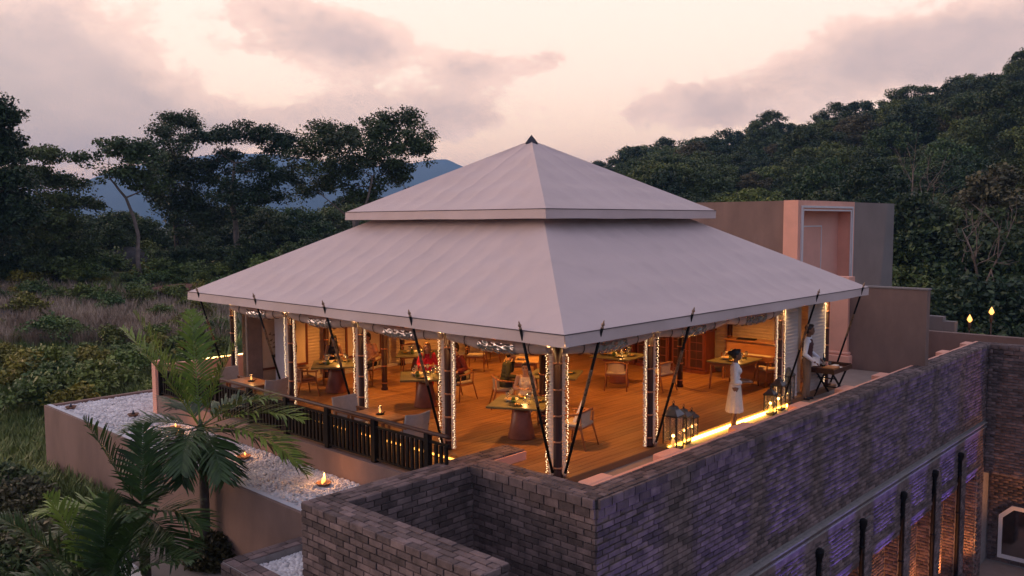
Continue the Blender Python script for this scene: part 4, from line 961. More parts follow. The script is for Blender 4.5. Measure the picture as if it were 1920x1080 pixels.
# upright piano
M['piano'] = pm('piano_wood', (.22, .085, .030), (.30, .13, .05), rough=.3, scale=2.5, stretch=(3, .6, 3), coat=.3)
t = thing('upright_piano', 'brown upright piano against the canvas side wall', 'piano', (10.22, 1.75, 0))
MB().box(-.12, -.76, .0, .38, .76, 1.02).build('case', M['piano'], t); MB().cbox(.12, 0, 1.04, .56, 1.58, .04, .01).build('lid', M['piano'], t)
MB().box(-.42, -.74, .60, -.12, .74, .72).build('key_bed', M['piano'], t); MB().box(-.40, -.68, .722, -.20, .68, .735).build('keys', M['cream'], t); MB().add([(-.20, -.7, .74), (-.20, .7, .74), (-.125, .7, .98), (-.125, -.7, .98)], [(0, 1, 2, 3)]).build('music_desk', M['piano'], t)
for s in (-1, 1): MB().bar((-.38, s * .68, 0), (-.38, s * .68, .61), .06).build('leg', M['piano'], t)
t = thing('folder', 'thin dark folder lying on the piano lid', 'folder', (10.3, 2.0, 1.062), .2); MB().cbox(0, 0, .012, .24, .5, .024, .004).build('cover', M['black'], t)
# lanterns
M['lframe'] = pm('lantern_iron', (.02, .018, .018), rough=.4); M['lroof'] = pm('lantern_tin', (.10, .105, .13), rough=.28, metal=.7, scale=8)
def lantern(p, w, h, rz, label, en=2.5):
    t = thing('floor_lantern', label, 'lantern', tuple(p), rz, 'glass floor lanterns'); bh = h * .70; a = w / 2
    MB().cbox(0, 0, .03, w, w, .04, .006).build('base', M['lframe'], t)
    for sx in (-1, 1):
        for sy in (-1, 1):
            MB().box(sx * a - .011 * (1 + sx), sy * a - .011 * (1 + sy), .05, sx * a + .011 * (1 - sx), sy * a + .011 * (1 - sy), bh).build('corner_bar', M['lframe'], t)
    MB().cbox(0, 0, bh + .015, w + .03, w + .03, .03, .006).build('top_frame', M['lframe'], t)
    for k in range(4):
        c_, s_ = round(math.cos(k * PI / 2)), round(math.sin(k * PI / 2)); q = a - .012
        MB().box(c_ * q - (.002 if c_ else a - .024), s_ * q - (.002 if s_ else a - .024), .052, c_ * q + (.002 if c_ else a - .024), s_ * q + (.002 if s_ else a - .024), bh - .002).build('pane', M['pane'], t)
    R2 = 2 ** .5
    rf = MB().lathe([(a * R2 * 1.06, bh + .03), (a * R2 * .98, bh + .05), (a * R2 * .55, h * .84), (a * R2 * .50, h * .86), (a * R2 * .42, h * .90), (a * R2 * .1, h * .93)], 4); 
    c45, s45 = math.cos(PI / 4), math.sin(PI / 4); rf.v = [(x * c45 - y * s45, x * s45 + y * c45, z) for x, y, z in rf.v]; rf.build('roof', M['lroof'], t)
    MB().lathe([(.012, h * .92), (.025, h * .94), (.012, h * .955), (.02, h * .97)], 8).build('knob', M['lframe'], t, True)
    MB().tube([(.035 * math.cos(q), 0, h * .985 + .035 * math.sin(q)) for q in np.linspace(0, 2 * PI, 13)], .005, 5).build('ring', M['lframe'], t, True)
    for (dx, dy, ch) in ((.0, 0, .13),):
        cnd = MB().lathe([(.035, .05), (.035, .05 + ch)], 12, (dx, dy, 0)).build('candle', M['wax'], t, True); flame(cnd, (dx, dy, .05 + ch), .06, .015)
    lamp('candle_light', 'POINT', en, (1, .5, .14), (0, 0, .26), t, .03)
for (px, py, w, h, rz, lab) in ((1262, 842, .30, .93, .10, 'tallest glass floor lantern of the three beside the second post'), (1281, 831, .25, .76, .15, 'middle glass floor lantern of the three beside the second post'), (1296, 823, .21, .62, .05, 'shortest glass floor lantern of the three beside the second post'),
                                (1444, 777, .23, .64, .1, 'shortest glass floor lantern of the three by the folding tray table'), (1459, 768, .26, .80, .05, 'middle glass floor lantern of the three by the folding tray table'), (1474, 757, .30, .97, .12, 'tallest glass floor lantern of the three by the folding tray table')):
    lantern(at_z(px, py, -.12), w, h, rz, lab)
# folding tray table
p = at_z(1556, 741, -.12); t = thing('folding_tray_table', 'dark folding tray table set with small dishes in front of the waiter', 'table', (p[0], p[1], -.12), .02)
dk_ = pm('dark_walnut', (.06, .022, .012), (.10, .04, .02), rough=.35, scale=4)
MB().box(-.58, -.30, .66, .58, .30, .685).build('tray_bottom', dk_, t)
for bx in ((-.60, -.32, .64, .60, -.30, .75), (-.60, .30, .64, .60, .32, .75), (-.60, -.30, .64, -.58, .30, .77), (.58, -.30, .64, .60, .30, .77)): MB().box(*bx).build('tray_side', dk_, t)
for s in (-1, 1):
    MB().bar((-.42, s * .24, 0), (.42, s * .24, .645), .035).build('leg', M['black'], t); MB().bar((.42, s * .20, 0), (-.42, s * .20, .645), .035).build('leg', M['black'], t)
for sx in (-1, 1): MB().bar((sx * .22, -.24, .32 - .15 * sx), (sx * .22, .24, .32 - .15 * sx), .025).build('stretcher', M['black'], t)
tx, ty, tz = p[0], p[1], -.12 + .686
def lay(name, lab, cat, dx, dy, mb, mat, sm=True):
    o = thing(name, lab, cat, (tx + dx, ty + dy, tz)); mb.build(name + '_body', mat, o, sm); return o
lay('serving_board', 'orange wooden serving board on the folding tray table', 'board', -.12, -.05, MB().cbox(0, 0, .03, .42, .30, .06, .01), pm('board_wood', (.45, .17, .04), rough=.45, scale=5), False)
lay('white_dish', 'white oblong dish on the far end of the tray table', 'dish', .36, .05, MB().cbox(0, 0, .015, .30, .14, .03, .012), M['white'], False)
lay('white_dish', 'small round white dish on the tray table', 'dish', .20, -.14, MB().lathe([(.04, 0), (.08, .02), (.078, .025), (.001, .012)], 18), M['white'])
o = lay('condiment_jar', 'small pink-labelled jar on the tray table', 'jar', .05, .12, MB().lathe([(.035, 0), (.04, .02), (.04, .09), (.025, .11), (.025, .14)], 14), pm('jar_pink', (.55, .28, .22), rough=.3))
o = lay('wine_bottle', 'dark green bottle with a pale label on the tray table', 'bottle', .10, .22, MB().lathe([(.038, 0), (.042, .01), (.042, .18), (.016, .25), (.014, .33), (.017, .335), (.017, .35)], 16), pm('bottle_glass', (.008, .018, .012), rough=.08))
MB().lathe([(.0425, .05), (.0425, .13)], 16, close=False).build('label_band', M['cream'], o)
for k, (dx, dy) in enumerate(((.30, .22), (.42, .20))): lay('tumbler', 'clear tumbler standing on the tray table', 'glass', dx, dy, MB().lathe([(.03, 0), (.036, .10), (.033, .10), (.028, .008), (.001, .006)], 14, close=False), M['glass'])['group'] = 'tumblers on the tray table'
# diya lamps on the pebbles
def diya(p, label, lit=True, two=False):
    t = thing('clay_oil_lamp', label, 'lamp', tuple(p), 0, 'clay lamps on the pebbles')
    MB().lathe([(.05, 0), (.10, .02), (.145, .075), (.135, .08), (.09, .035), (.001, .03)], 18).build('bowl', pm('clay', (.20, .10, .06), rough=.7), t, True)
    if lit:
        flame(t, (.03, .02, .07), .18 if two else .09, .030 if two else .020); 
        if two: flame(t, (-.04, -.02, .06), .12, .024)
        lamp('diya_light', 'POINT', 9 if two else 5, (1, .42, .14), (0, 0, .26), t, .05)
    else: MB().lathe([(.05, .035), (.03, .12), (.015, .16)], 10).build('wick_stand', M['lroof'], t, True)
for (px, py, lab, lit, two) in ((607, 912, 'large clay lamp with two flames on the pebbles by the brick wall', True, True), (458, 861, 'burning clay lamp on the pebbles right of the palm trunk', True, False), (333, 818, 'burning clay lamp on the pebbles left of the palm crown', True, False),
                               (328, 806, 'burning clay lamp just behind another on the pebbles', True, False), (250, 781, 'unlit clay lamp with a metal wick stand on the pebbles', False, False), (133, 767, 'small unlit dark clay lamp in the far corner of the pebbles', False, False)):
    diya(at_z(px, py, -.62), lab, lit, two)

# ================================================================ PEOPLE
SKIN = {k: pm('skin_' + k, v, rough=.5, scale=10, var=.06) for k, v in dict(brown=(.20, .095, .055), tan=(.34, .18, .11), fair=(.50, .29, .20)).items()}
def cap(mb, a, ra, b, rb, ends=True, n=10):
    a = Vector(a); b = Vector(b); mb.tube([a, b], [ra, rb], n)
    if ends: mb.ball(a, ra * .995, n, 7); mb.ball(b, rb * .995, n, 7)
def remesh(mb, name, mat, par, vox=.009, it=5):
    o = mb.build(name, mat, par, True); r = o.modifiers.new('r', 'REMESH'); r.mode = 'VOXEL'; r.voxel_size = vox; r.use_smooth_shade = True
    s = o.modifiers.new('s', 'SMOOTH'); s.factor = .5; s.iterations = it; return o
def V3(*a): return Vector(a)
def hand(mb, w, d, side, curl=.5, down=Vector((0, 0, -1))):
    """palm and five fingers from the wrist w along d"""
    d = Vector(d).normalized(); lat = d.cross(down); lat = lat.normalized() if lat.length > .01 else Vector((0, 1, 0)); nn = d.cross(lat).normalized()
    if nn.dot(down) < 0: nn = -nn
    k = w + d * .045
    cap(mb, w, .024, k + d * .02, .030)
    for i in range(4):
        o = lat * (i - 1.5) * .018; L = (.055, .068, .072, .058)[i]; p0 = k + d * .035 + o; p1 = p0 + d * L * .5 + nn * L * .15 * curl; p2 = p1 + (d * (1 - curl) + nn * curl).normalized() * L * .5
        cap(mb, p0, .0095, p1, .0085, True, 6); cap(mb, p1, .0085, p2, .0075, True, 6)
    th = k + lat * (.034 * side); cap(mb, w + d * .02 + lat * .018 * side, .012, th + d * .02, .010, True, 6); cap(mb, th + d * .02, .010, th + d * .045 + nn * .02, .0085, True, 6)
def person(label, loc, rz, seated, skin, hairc, hair, top, topc, leg, legc, arms, h=1.72, female=True, head_turn=0., lean=.05, shoec=(.02, .018, .018), vest=None, nm='person', head_down=0.):
    t = thing(nm, label, 'person', loc, rz); s = h / 1.72; sk = SKIN[skin]; J = {}
    f = .92 if female else 1.05
    pz_ = (.555 if seated else .93 * s); J['pel'] = V3(0, 0, pz_); sp = .36 * s
    J['che'] = J['pel'] + V3(lean * 1.0, 0, sp); J['nec'] = J['che'] + V3(lean * .5 + .005, 0, .175 * s); J['head'] = J['nec'] + V3(.02 + lean * .3, 0, .145 * s)
    sh = .175 * f * s
    for sd_, sg in (('L', 1), ('R', -1)):
        J['sh' + sd_] = J['che'] + V3(lean * .4 - .005, sg * sh, .115 * s); J['hip' + sd_] = J['pel'] + V3(0, sg * .09, -.01)
        if seated: J['kn' + sd_] = V3(.44 * s, sg * .10, .52); J['an' + sd_] = V3(.40 * s + (.06 if sg > 0 else -.06), sg * .09, .085)
        else: J['kn' + sd_] = V3(.015, sg * .085, .50 * s); J['an' + sd_] = V3(-.02 + (.03 if sg > 0 else -.03), sg * .075, .085)
        e, w = arms[sd_]; J['el' + sd_] = J['pel'] + V3(*e) * s; J['wr' + sd_] = J['pel'] + V3(*w) * s
    mb = MB()
    mb.ball(J['pel'], (.105 * f, .150 * (1.02 if female else .98), .11), 14, 9)
    for q in (.3, .55, .8, 1.0):
        c = J['pel'].lerp(J['che'], q); mb.ball(c, ((.085 + .02 * q) * f, (.118 + .035 * q) * f, .10), 14, 9)
    mb.ball(J['che'] + V3(0, 0, .08 * s), (.085 * f, .15 * f, .07), 14, 9)
    if female:
        for sg in (1, -1): mb.ball(J['che'] + V3(.075, sg * .065, -.01), (.05, .055, .055), 10, 7)
    cap(mb, J['che'] + V3(0, 0, .12 * s), .06, J['nec'] + V3(.005, 0, .03), .050 * f)
    cap(mb, J['nec'], .050 * f, J['head'] + V3(-.015, 0, -.05), .046 * f)
    # head
    rot = Matrix.Rotation(head_turn, 3, 'Z') @ Matrix.Rotation(head_down, 3, 'Y'); Hc = J['head']
    def hp(x, y, z): return Hc + rot @ V3(x, y, z) * s
    hb = MB(); 
    def hball(c, r): hb2 = MB().ball((0, 0, 0), r, 12, 9); mb.add([tuple(hp(c[0] + v[0], c[1] + v[1], c[2] + v[2])) for v in hb2.v], hb2.f)
    hball((0, 0, .02), (.092, .074, .098)); hball((.025, 0, -.045), (.064, .056, .066)); hball((.055, 0, -.088), (.026, .028, .022)); hball((.088, 0, -.010), (.016, .013, .028)); hball((.095, 0, -.026), (.014, .015, .011)); hball((.078, 0, .045), (.018, .05, .018)); hball((.082, 0, -.056), (.012, .024, .012))
    for sg in (1, -1): hball((-.005, sg * .074, -.005), (.018, .010, .028))
    for sd_, sg in (('L', 1), ('R', -1)):
        cap(mb, J['sh' + sd_], .053 * f, J['el' + sd_], .040 * f); cap(mb, J['el' + sd_], .040 * f, J['wr' + sd_], .027 * f)
        hand(mb, J['wr' + sd_], J['wr' + sd_] - J['el' + sd_], sg)
        cap(mb, J['hip' + sd_], .088 * f, J['kn' + sd_], .056 * f); cap(mb, J['kn' + sd_] , .056 * f, J['kn' + sd_].lerp(J['an' + sd_], .3) + V3(-.012, 0, 0), .058 * f); cap(mb, J['kn' + sd_].lerp(J['an' + sd_], .3) + V3(-.012, 0, 0), .058 * f, J['an' + sd_], .036 * f)
        cap(mb, J['an' + sd_] + V3(-.02, 0, -.03), .036, J['an' + sd_] + V3(.13, sg * .02, -.052), .028)
    body = remesh(mb, 'body', sk, t)
    # face details
    for sg in (1, -1):
        MB().ball(tuple(hp(.083, sg * .032, .008)), (.008, .014, .007), 8, 5).build('eye', pm('eye_dark', (.02, .015, .012), rough=.2), t, True)
        MB().tube([tuple(hp(.090, sg * .015, .028)), tuple(hp(.091, sg * .034, .034)), tuple(hp(.080, sg * .052, .028))], [.004, .005, .003], 5).build('eyebrow', pm('brow_' + hairc[0], hairc[1], rough=.7), t)
    MB().ball(tuple(hp(.093, 0, -.056)), (.006, .022, .008), 8, 5).build('lips', pm('lips_' + skin, tuple(v * q for v, q in zip(SKIN_C[skin], (.95, .55, .55))), rough=.4), t, True)
    # hair
    hm = pm('hair_' + hairc[0], hairc[1], rough=.45, scale=30, var=.3, bump=.3, bscale=60); mb = MB()
    def hh(c, r): q = MB().ball((0, 0, 0), r, 12, 9); mb.add([tuple(hp(c[0] + v[0], c[1] + v[1], c[2] + v[2])) for v in q.v], q.f)
    hh((-.022, 0, .045), (.098, .086, .092)); hh((-.045, 0, .0), (.070, .082, .085)); hh((.045, 0, .105), (.045, .06, .03))
    if hair == 'bun': hh((-.125, 0, .035), (.055, .062, .055)); hh((-.16, 0, .04), (.035, .045, .04))
    if hair == 'long':
        for sg in (1, -1): hh((.0, sg * .078, -.03), (.04, .022, .09)); hh((-.02, sg * .085, -.13), (.045, .028, .10)); hh((.03, sg * .09, -.22), (.035, .03, .08))
        hh((-.07, 0, -.10), (.05, .085, .12)); hh((-.075, 0, -.22), (.045, .10, .10))
    if hair == 'tied':
        hh((-.10, 0, -.02), (.03, .04, .05)); hh((-.115, 0, -.11), (.03, .04, .09))
    if hair == 'short':
        hh((.03, .03, .115), (.05, .05, .025)); hh((-.02, -.02, .125), (.06, .06, .025)); hh((-.075, 0, -.04), (.03, .065, .05))
    remesh(mb, 'hair', hm, t, .008, 3)
    # top
    if top:
        mb = MB(); g = .014
        mb.ball(J['pel'] + V3(0, 0, .03), (.115 * f + g, .152 + g, .10), 14, 9)
        for q in (.3, .55, .8, 1.0):
            c = J['pel'].lerp(J['che'], q); mb.ball(c, ((.085 + .02 * q) * f + g, (.118 + .035 * q) * f + g, .10), 14, 9)
        mb.ball(J['che'] + V3(-.004, 0, .068 * s), (.085 * f + g + .010, .15 * f + g, .078 if top != 'tank' else .062), 14, 9)
        if female:
            for sg in (1, -1): mb.ball(J['che'] + V3(.075, sg * .065, -.01), (.05 + g, .055 + g, .055 + g), 10, 7)
        if top in ('long', 'half', 'short'):
            cap(mb, J['che'] + V3(0, 0, .115 * s), .066, J['nec'] + V3(0, 0, -.005), .058 * f, False)
            for sd_ in 'LR':
                S, E, Wr = J['sh' + sd_], J['el' + sd_], J['wr' + sd_]
                if top == 'short': cap(mb, S, .064 * f, S.lerp(E, .6), .058 * f, False); mb.ball(S, .063 * f)
                else:
                    cap(mb, S, .064 * f, E, .054 * f); q = .92 if top == 'long' else .45; cap(mb, E, .054 * f, E.lerp(Wr, q), .040 * f if top == 'long' else .058 * f, False)
        elif top == 'tank':
            for sg in (1, -1): cap(mb, J['che'] + V3(.05, sg * .09, .04), .03, J['che'] + V3(.0, sg * .10, .135 * s), .026)
        remesh(mb, 'top', topc, t, .010)
    if vest:
        mb = MB(); g = .030
        for q in (-.28, -.05, .2, .4, .6, .8, 1.0):
            c = J['pel'].lerp(J['che'], q); mb.ball(c, ((.085 + .02 * q) * f + g, (.122 + .03 * q) * f + g, .085), 14, 9)
        mb.ball(J['che'] + V3(-.004, 0, .07 * s), (.085 * f + g + .004, .142 * f, .078), 14, 9)
        remesh(mb, 'waistcoat', vest, t, .010)
    # legs
    if leg == 'trousers':
        mb = MB(); mb.ball(J['pel'] + V3(0, 0, -.01), (.118 * f, .160 * f, .12), 14, 9)
        for sd_ in 'LR': cap(mb, J['hip' + sd_], .105 * f, J['kn' + sd_], .076 * f); cap(mb, J['kn' + sd_], .076 * f, J['an' + sd_] + V3(0, 0, .0), .062 * f, False)
        remesh(mb, 'trousers', legc, t, .010)
    elif leg == 'skirt' and not seated:
        zt, zb = J['pel'].z + .10, .40
        def fn(u, v):
            a = 2 * PI * u; z = zt + (zb - zt) * v; r = .125 + .085 * v ** .8; k = 1 + .055 * v * math.sin(a * 11) + .02 * v * math.sin(a * 5 + 1); return (r * .86 * k * math.cos(a) - .01 * v, r * 1.05 * k * math.sin(a), z)
        def f2(u, v): p = fn(u, v); return (p[0] * .97, p[1] * .97, p[2])
        mb = MB().grid(fn, 96, 14); mb.grid(f2, 96, 14); mb.build('skirt', legc, t, True)
    elif leg == 'skirt':
        mb = MB(); mb.ball(J['pel'], (.125 * f, .165, .12), 14, 9)
        for sd_ in 'LR': cap(mb, J['hip' + sd_], .105 * f, J['kn' + sd_], .082 * f); cap(mb, J['kn' + sd_], .082 * f, J['kn' + sd_].lerp(J['an' + sd_], .45), .078 * f, False)
        mb.box(.0, -.09, .47, .42, .09, .60); remesh(mb, 'skirt', legc, t, .011)
    mb = MB()
    for sd_, sg in (('L', 1), ('R', -1)): a = J['an' + sd_]; cap(mb, a + V3(-.025, 0, -.042), .040, a + V3(.13, sg * .02, -.055), .034)
    remesh(mb, 'shoes', pm('shoe_%d' % int(shoec[0] * 1000), shoec, rough=.4), t, .009)
    return t
SKIN_C = dict(brown=(.20, .095, .055), tan=(.34, .18, .11), fair=(.50, .29, .20))
BLK = ('black', (.010, .008, .007)); BRN = ('brown', (.06, .03, .015)); BLD = ('blond', (.26, .14, .06))
def cl(name, c, **k): return pm(name, c, rough=.8, scale=14, var=.08, bump=.15, bscale=25, **k)
face = lambda p, q: math.atan2(q[1] - p[1], q[0] - p[0])
table_arms = {'L': ((.10, .24, .20), (.32, .10, .24)), 'R': ((.10, -.24, .20), (.32, -.10, .24))}
rest_arms = {'L': ((.02, .25, .22), (.26, .20, .16)), 'R': ((.02, -.25, .22), (.26, -.20, .16))}
p = at_z(1377, 806, -.12)
person('standing woman in a white blouse and cream skirt, hair in a bun, hands clasped', (p[0], p[1], -.12), math.atan2(RT[1], RT[0]) - .22, False, 'brown', BLK, 'bun', 'half', cl('white_blouse', (.74, .70, .68)), 'skirt', cl('cream_skirt', (.72, .62, .50)),
       {'L': ((.0, .235, .13), (.235, .075, .135)), 'R': ((.0, -.235, .13), (.235, -.075, .125))}, h=1.70, shoec=(.16, .07, .04), lean=.0)
p = at_z(1511, 749, -.12)
man = person('standing waiter in a maroon waistcoat over a white shirt, a napkin on his arm', (p[0], p[1], -.12), math.atan2(RT[1], RT[0]) - .45, False, 'brown', BLK, 'short', 'long', cl('white_shirt', (.70, .70, .76)), 'trousers', cl('khaki_trousers', (.22, .14, .09)),
       {'L': ((.06, .235, .15), (.28, .16, .00)), 'R': ((-.02, -.25, .15), (.20, -.20, -.02))}, h=1.84, female=False, vest=cl('maroon_vest', (.085, .028, .026)), lean=.02)
nap = thing('folded_napkin', 'white napkin hanging over the waiter\'s forearm', 'cloth', (man.location.x, man.location.y, .88), man.rotation_euler.z)
MB().grid(lambda u, v: (.16 + .16 * u, -.225 + .02 * math.sin(u * 9) * v, .09 - .20 * v), 6, 8).grid(lambda u, v: (.16 + .16 * u, -.13 + .02 * math.sin(u * 9 + 1) * v, .09 - .15 * v), 6, 8).grid(lambda u, v: (.16 + .16 * u, -.225 + .095 * v, .092), 6, 2).build('cloth', cl('white_linen', (.70, .72, .80)), nap, True)
person('seated woman in a black sleeveless top at the far table under the paintings', (*w1p, 0), face(w1p, T1), True, 'tan', BLK, 'long', 'tank', cl('black_top', (.012, .011, .012)), 'trousers', cl('black_cloth', (.012, .011, .012)), table_arms, h=1.62, head_down=.25, lean=.07)
person('seated man in a peach shirt seen from behind beside an inner post', (*m1p, 0), face(m1p, T1) + .1, True, 'tan', BLK, 'short', 'short', cl('peach_shirt', (.62, .30, .17)), 'trousers', cl('dark_trousers', (.02, .018, .018)), rest_arms, h=1.74, female=False, lean=.06)
person('seated woman in a bright red dress with long fair hair', (*w2p, 0), face(w2p, T2), True, 'fair', BLD, 'long', 'half', cl('red_dress', (.62, .025, .045)), 'skirt', cl('red_skirt', (.60, .025, .045)), table_arms, h=1.66)
person('seated man in a dark red shirt seen from behind', (*m2p, 0), face(m2p, T2), True, 'fair', BRN, 'short', 'long', cl('dark_red_shirt', (.14, .018, .012)), 'trousers', cl('black_trousers', (.015, .013, .015)), rest_arms, h=1.76, female=False, lean=.07)
person('seated smiling woman in a cream sleeveless top at the table by the corner post', (*w3p, 0), face(w3p, T3), True, 'fair', BRN, 'tied', 'tank', cl('cream_top', (.70, .58, .46)), 'skirt', cl('cream_cloth', (.62, .50, .38)), table_arms, h=1.62, lean=.09)
person('seated man in a dark green shirt in profile, one hand raised to his face', (*m3p, 0), face(m3p, (4.6, 3.3)), True, 'tan', BLK, 'short', 'long', cl('dark_green_shirt', (.035, .036, .014)), 'trousers', cl('green_trousers', (.03, .03, .02)),
       {'L': ((.20, .20, .26), (.24, .12, .50)), 'R': ((.06, -.24, .20), (.30, -.18, .17))}, h=1.74, female=False, lean=.08)
# ================================================================ VEGETATION
M['bark'] = pm('bark', (.055, .042, .034), (.12, .095, .08), rough=.9, scale=3, bump=.6, bscale=14)
M['bark_pale'] = pm('pale_bark', (.15, .12, .10), (.26, .20, .17), rough=.9, scale=3, bump=.5, bscale=12)
M['lf_dark'] = leafmat('leaf_dark', (.021, .042, .018), (.056, .092, .034))
M['lf_mid'] = leafmat('leaf_mid', (.044, .080, .026), (.11, .15, .046))
M['lf_light'] = leafmat('leaf_light', (.08, .13, .036), (.17, .22, .06))
M['lf_olive'] = leafmat('leaf_olive', (.06, .062, .026), (.12, .10, .05))
M['lf_dry'] = leafmat('leaf_dry', (.085, .055, .038), (.15, .10, .075))
M['lf_yel'] = leafmat('leaf_yellow', (.13, .14, .022), (.27, .23, .035))
M['palm'] = pm('palm_leaf_shaded', (.018, .048, .012), (.058, .105, .022), rough=.42, scale=2.5, rnd=.22)  # leaf green darkened for fronds out of the light
M['palm_lit'] = pm('palm_leaf_lit', (.11, .19, .025), (.24, .32, .05), rough=.42, scale=2.5, rnd=.2)  # brighter copy for lit fronds, the light is in the colour
M['grass_dry'] = leafmat('grass_dry', (.30, .21, .15), (.52, .39, .29), .3)
M['grass_grn'] = leafmat('grass_green', (.11, .165, .036), (.24, .27, .075), .3)

def leaf_quads(P, size, r, up=.35):
    """one small folded leaf quad per point"""
    n = len(P); d = r.normal(size=(n, 3)); d[:, 2] *= .7; d /= np.linalg.norm(d, axis=1, keepdims=True)
    q = r.normal(size=(n, 3)); q[:, 2] += up * 2; q -= d * (q * d).sum(1, keepdims=True); q /= np.linalg.norm(q, axis=1, keepdims=True); w = np.cross(d, q)
    s = size * (.55 + .9 * r.random((n, 1)))
    V = np.stack([P - d * s * .55, P + w * s * .32 + q * s * .06, P + d * s * .6, P - w * s * .32 + q * s * .06], 1)
    return V.reshape(-1, 3), np.arange(4 * n).reshape(-1, 4)
def make_tree(seed, H, r0, lobes, ncl, nleaf, lsize, clr=.6, trunk=None, flat=.6, stems=1):
    """lobes: (x,y,z,rx,ry,rz) crown masses in metres. Limbs run from the trunk to each lobe, twigs to each leaf clump."""
    r = np.random.default_rng(seed); wood = MB(); nodes = []
    tp = [np.array(p, float) for p in (trunk or [(0, 0, 0), (.02 * H, .01 * H, .3 * H), (0, 0, .62 * H)])]
    for k in range(stems):
        o = np.array([r.normal(0, .03 * H), r.normal(0, .03 * H), 0]) if k else np.zeros(3)
        ts = np.linspace(0, 1, 9); pts = []
        for t in ts:
            i = min(int(t * (len(tp) - 1)), len(tp) - 2); f = t * (len(tp) - 1) - i; p = tp[i] * (1 - f) + tp[i + 1] * f + o * (1 + 2.2 * t) + r.normal(0, .006 * H, 3) * (t > 0); pts.append(p)
        rad = [r0 * (1.25 if i == 0 else 1) * (1 - .62 * t) / (1 + .3 * (stems - 1)) for i, t in enumerate(ts)]
        wood.tube(pts, rad, 9); nodes += [(p, rr) for p, rr in zip(pts, rad) if p[2] > .25 * tp[-1][2]]
    C = []
    for (x, y, z, rx, ry, rz) in lobes:
        c = np.array([x, y, z]); best = min(nodes, key=lambda nd: np.linalg.norm(nd[0] - c) + (6 if nd[0][2] > c[2] else 0)); a, ra = best; mid = (a + c) / 2 + np.array([0, 0, -.06 * np.linalg.norm(c - a)]) + r.normal(0, .04 * np.linalg.norm(c - a), 3)
        ps = [a, a * .5 + mid * .5, mid, mid * .5 + c * .5, c]; ra = min(ra * .75, .5 * r0); rr = [ra, ra * .8, ra * .62, ra * .45, ra * .25]; wood.tube(ps, rr, 6); loc = [(p, q) for p, q in zip(ps[1:], rr[1:])]; nodes += loc
        m_ = max(3, int(ncl * (rx * ry * rz) ** .6 / sum((l[3] * l[4] * l[5]) ** .6 for l in lobes)))
        for _ in range(m_):
            d = r.normal(size=3); d /= np.linalg.norm(d); d[2] = abs(d[2]) if r.random() < .7 else d[2]; q = c + d * np.array([rx, ry, rz]) * r.random() ** .28
            b_ = min(loc, key=lambda nd: np.linalg.norm(nd[0] - q)); wood.tube([b_[0], (b_[0] + q) / 2 + r.normal(0, .05 * rx, 3), q], [b_[1] * .5, b_[1] * .3, .006 * H * .25], 4, False); C.append(q)
    C = np.array(C); k = r.integers(int(nleaf * .5), int(nleaf * 1.5), len(C)); idx = np.repeat(np.arange(len(C)), k)
    cr = clr * (.6 + .8 * r.random(len(C)))
    g = r.normal(size=(len(idx), 3)); g *= (r.random((len(idx), 1)) ** .45) / np.linalg.norm(g, axis=1, keepdims=True); g[:, 2] *= flat
    V, Q = leaf_quads(C[idx] + g * cr[idx][:, None], lsize, r)
    me = bpy.data.meshes.new('trunk'); me.from_pydata([tuple(v) for v in wood.v], [], wood.f)
    me.polygons.foreach_set('use_smooth', [True] * len(me.polygons)); return me, np_mesh('crown', V, Q)
def plant_tree(meshes, name, label, loc, bark, leaf_, rz=0, s=1, group=None, cat='tree'):
    t = thing(name, label, cat, loc, rz, group); t.scale = (s, s, s)
    a = link_mesh('trunk', meshes[0], None, t); b_ = link_mesh('crown', meshes[1], None, t) 
    for o, mt in ((a, bark), (b_, leaf_)):
        if not o.data.materials: o.data.materials.append(mt)
    return t
def bare_tree(seed, H, r0, spread):
    r = np.random.default_rng(seed); wood = MB()
    def grow(p, d, L, rad, lev):
        pts = [p]; dd = d
        for _ in range(4): dd = dd + r.normal(0, .13, 3); dd /= np.linalg.norm(dd); pts.append(pts[-1] + dd * L / 4)
        wood.tube(pts, [rad * (1 - .14 * i) for i in range(5)], 6 if lev < 2 else 4, False)
        if lev < 4:
            for k in range(r.integers(2, 4) + (lev == 0)):
                q = pts[r.integers(2, 5)]; nd = dd + r.normal(0, .55 * spread, 3); nd[2] += .15; nd /= np.linalg.norm(nd); grow(q, nd, L * (.55 + .2 * r.random()), rad * .5, lev + 1)
    grow(np.zeros(3), np.array([0, 0, 1.]), H * .42, r0, 0)
    me = bpy.data.meshes.new('branches'); me.from_pydata([tuple(v) for v in wood.v], [], wood.f); me.materials.append(M['bark_pale']); return me

